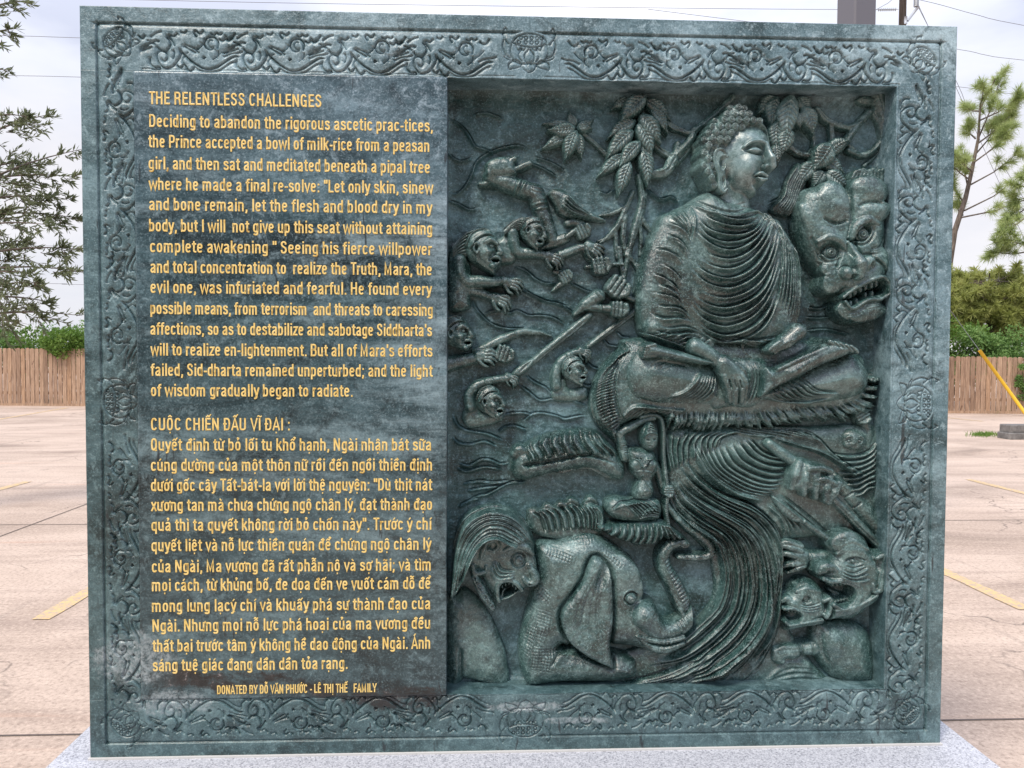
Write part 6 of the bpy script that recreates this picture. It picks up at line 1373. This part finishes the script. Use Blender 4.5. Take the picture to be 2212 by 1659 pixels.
for k in range(9): q = a*(1-(k+1.5)/11)+e_*((k+1.5)/11); mb.tube([q-np.array([.025,0,0]), q, q+np.array([.025,0,0])], [.03,.075,.03], 8)
mb.build('insulator', m2, utp)
WI = [([(-900,58),(-30,76),(180,82),(900,104),(1700,134)], 30, 'upper left overhead wire passing behind the hanging twigs'), ([(-900,150),(0,163),(190,167),(900,185),(1700,205)], 30, 'second overhead wire at the left, below the topmost one'),
      ([(-900,520),(90,531),(186,533),(900,548),(1900,570)], 40, 'overhead wire crossing behind the middle left twigs'), ([(-900,600),(70,612),(184,615),(900,628),(1900,645)], 40, 'lowest overhead wire at the left, above the shrubs'),
      ([(-900,-30),(400,2),(1000,12),(1600,19),(1892,21)], 30, 'long overhead wire running along just above the slab'), ([(1979,-2),(2030,10),(2110,32),(2212,55),(2700,140)], 30, 'wire running from the grey insulator to the upper right'),
      ([(1400,20),(1800,70),(2066,106),(2130,119),(2212,130),(2700,180)], 31, 'overhead wire to the right of the slab corner'), ([(1500,130),(2066,187),(2212,206),(2700,260)], 33, 'overhead wire passing in front of the pine top'),
      ([(1984,16),(2068,180),(2100,250),(2212,430),(2420,770)], 30.3, 'slanting guy wire crossing in front of the slender pine'), ([(1987,20),(2002,50),(2170,420),(2212,515),(2330,770)], 30.6, 'second slanting guy wire beside the slender pine'),
      ([(1892,21),(1912,10),(1926,0),(1990,-60)], 30, 'short wire rising from the string insulator on the pole')]
for P, Y, lb in WI:
    pts = [at(u, v, Y) for u, v in spl(P, 4)]; mb = MB(); mb.tube(pts, .0105, 5); o = mb.build('overhead_wire', m3)
    tag(o, lb, 'wire', 'overhead wires')
m, t, b = principled('yellow_plastic'); b.inputs['Base Color'].default_value = (.75,.47,.03,1); b.inputs['Roughness'].default_value = .4
a = at(2116, 757, 18.6); e_ = at(2234, 920, 18.3)
gc = empty('guy_cover', tuple(on_ground(2236, 924)), 'slanting yellow plastic guy wire cover in front of the fence', 'guy cover')
mb = MB(); mb.tube([a, a*.5+e_*.5, e_], [.048,.046,.046], 10); mb.build('sleeve', m, gc)
mb = MB(); mb.tube([a, at(2060, 680, 18.7), at(1990, 585, 18.9)], .008, 5); g0 = on_ground(2240, 930); mb.tube([e_, g0], .008, 5); mb.build('cable', m3, gc)
# stone kerb block and tufts of grass
m, t, b = principled('block_concrete'); p = world_pos(t)
t.links.new(ramp(t, [(.3, (.09,.085,.08)), (.6, (.20,.19,.18)), (.75, (.28,.27,.26))], noise(t, p, 9, 6, .7)).outputs[0], b.inputs['Base Color']); b.inputs['Roughness'].default_value = .9
q = on_ground(2186, 950)
kb = empty('kerb_block', (q[0]+1.0, q[1]+.15, 0), 'grey concrete kerb blocks stacked on the lot by the right edge', 'block')
mb = MB(); mb.bevbox(q[0]-.03, q[0]+2.2, q[1]+.02, q[1]+.4, 0, .13, .02); mb.build('lower_course', m, kb)
mb = MB(); mb.bevbox(q[0], q[0]+2.1, q[1]+.06, q[1]+.38, .134, .28, .02); mb.build('upper_course', m, kb)
def grass(name, u0, u1, v, n, h, label, seed, spread=.3):
    r = np.random.default_rng(seed); lv = Leaves()
    for i in range(n):
        x = r.normal(.5,.22); q = on_ground(u0+(u1-u0)*np.clip(x,0,1), v+r.normal()*spread*6)
        d = np.array([r.normal()*.4, r.normal()*.4, 1.]); lv.leaf(q, d, h*r.uniform(.4,1.2), .006, r)
    o = lv.build(name, M['hedge']); tag(o, label, 'grass', kind='stuff'); return o
grass('grass_tuft', 2088, 2162, 941, 500, .09, 'low green grass tuft growing from a crack in the lot', 91)
grass('weeds', 110, 140, 872, 220, .22, 'weeds at the foot of the fence at the left', 92, .12)
grass('weeds', 2150, 2190, 892, 260, .25, 'weeds at the foot of the fence at the right', 93, .12)

# unseen belt of trees, added to darken the stone's reflections and frontal light
r = np.random.default_rng(77); lv = Leaves()
for k in range(46):
    a_ = rad(-150+300*(k/45.)); cx_, cy_ = 1.0+17*math.sin(a_*.42), -15.5-3*math.cos(a_*.42)+r.normal()*.6
    for z_ in np.arange(.5, 6.2+r.uniform(-1.2,1.0), .75):
        for i in range(26):
            v = rvec(r); lv.leaf(np.array([cx_, cy_, z_])+v*np.array([1.1,.9,.8])*r.uniform(.5,1.), v+rvec(r)*.5, r.uniform(.4,.8), .22, r)
tag(lv.build('added_tree_belt', M['shrub_dark']), 'added belt of dark trees behind the camera, unseen, for darker reflections', 'trees', kind='stuff')

# unbroken hedge beyond the fence where the slab hides it and past both ends of the view
r = np.random.default_rng(78); lv = Leaves()
for x in list(np.arange(-9.6, 13.2, .8))+list(np.arange(-42, -16.2, .9))+list(np.arange(20.0, 33, .9)):
    hh = 2.0+.5*math.sin(x*.9)+r.normal()*.2
    for z_ in np.arange(.4, hh, .5):
        for i in range(34):
            v = rvec(r); lv.leaf(np.array([x, fence_y(x)+1.3, z_])+v*np.array([.7,.6,.5])*r.uniform(.5,1.), v+rvec(r)*.6, r.uniform(.14,.26), .055, r)
tag(lv.build('hedgerow', M['shrub']), 'long green hedge growing beyond the fence boards', 'hedge', kind='stuff')
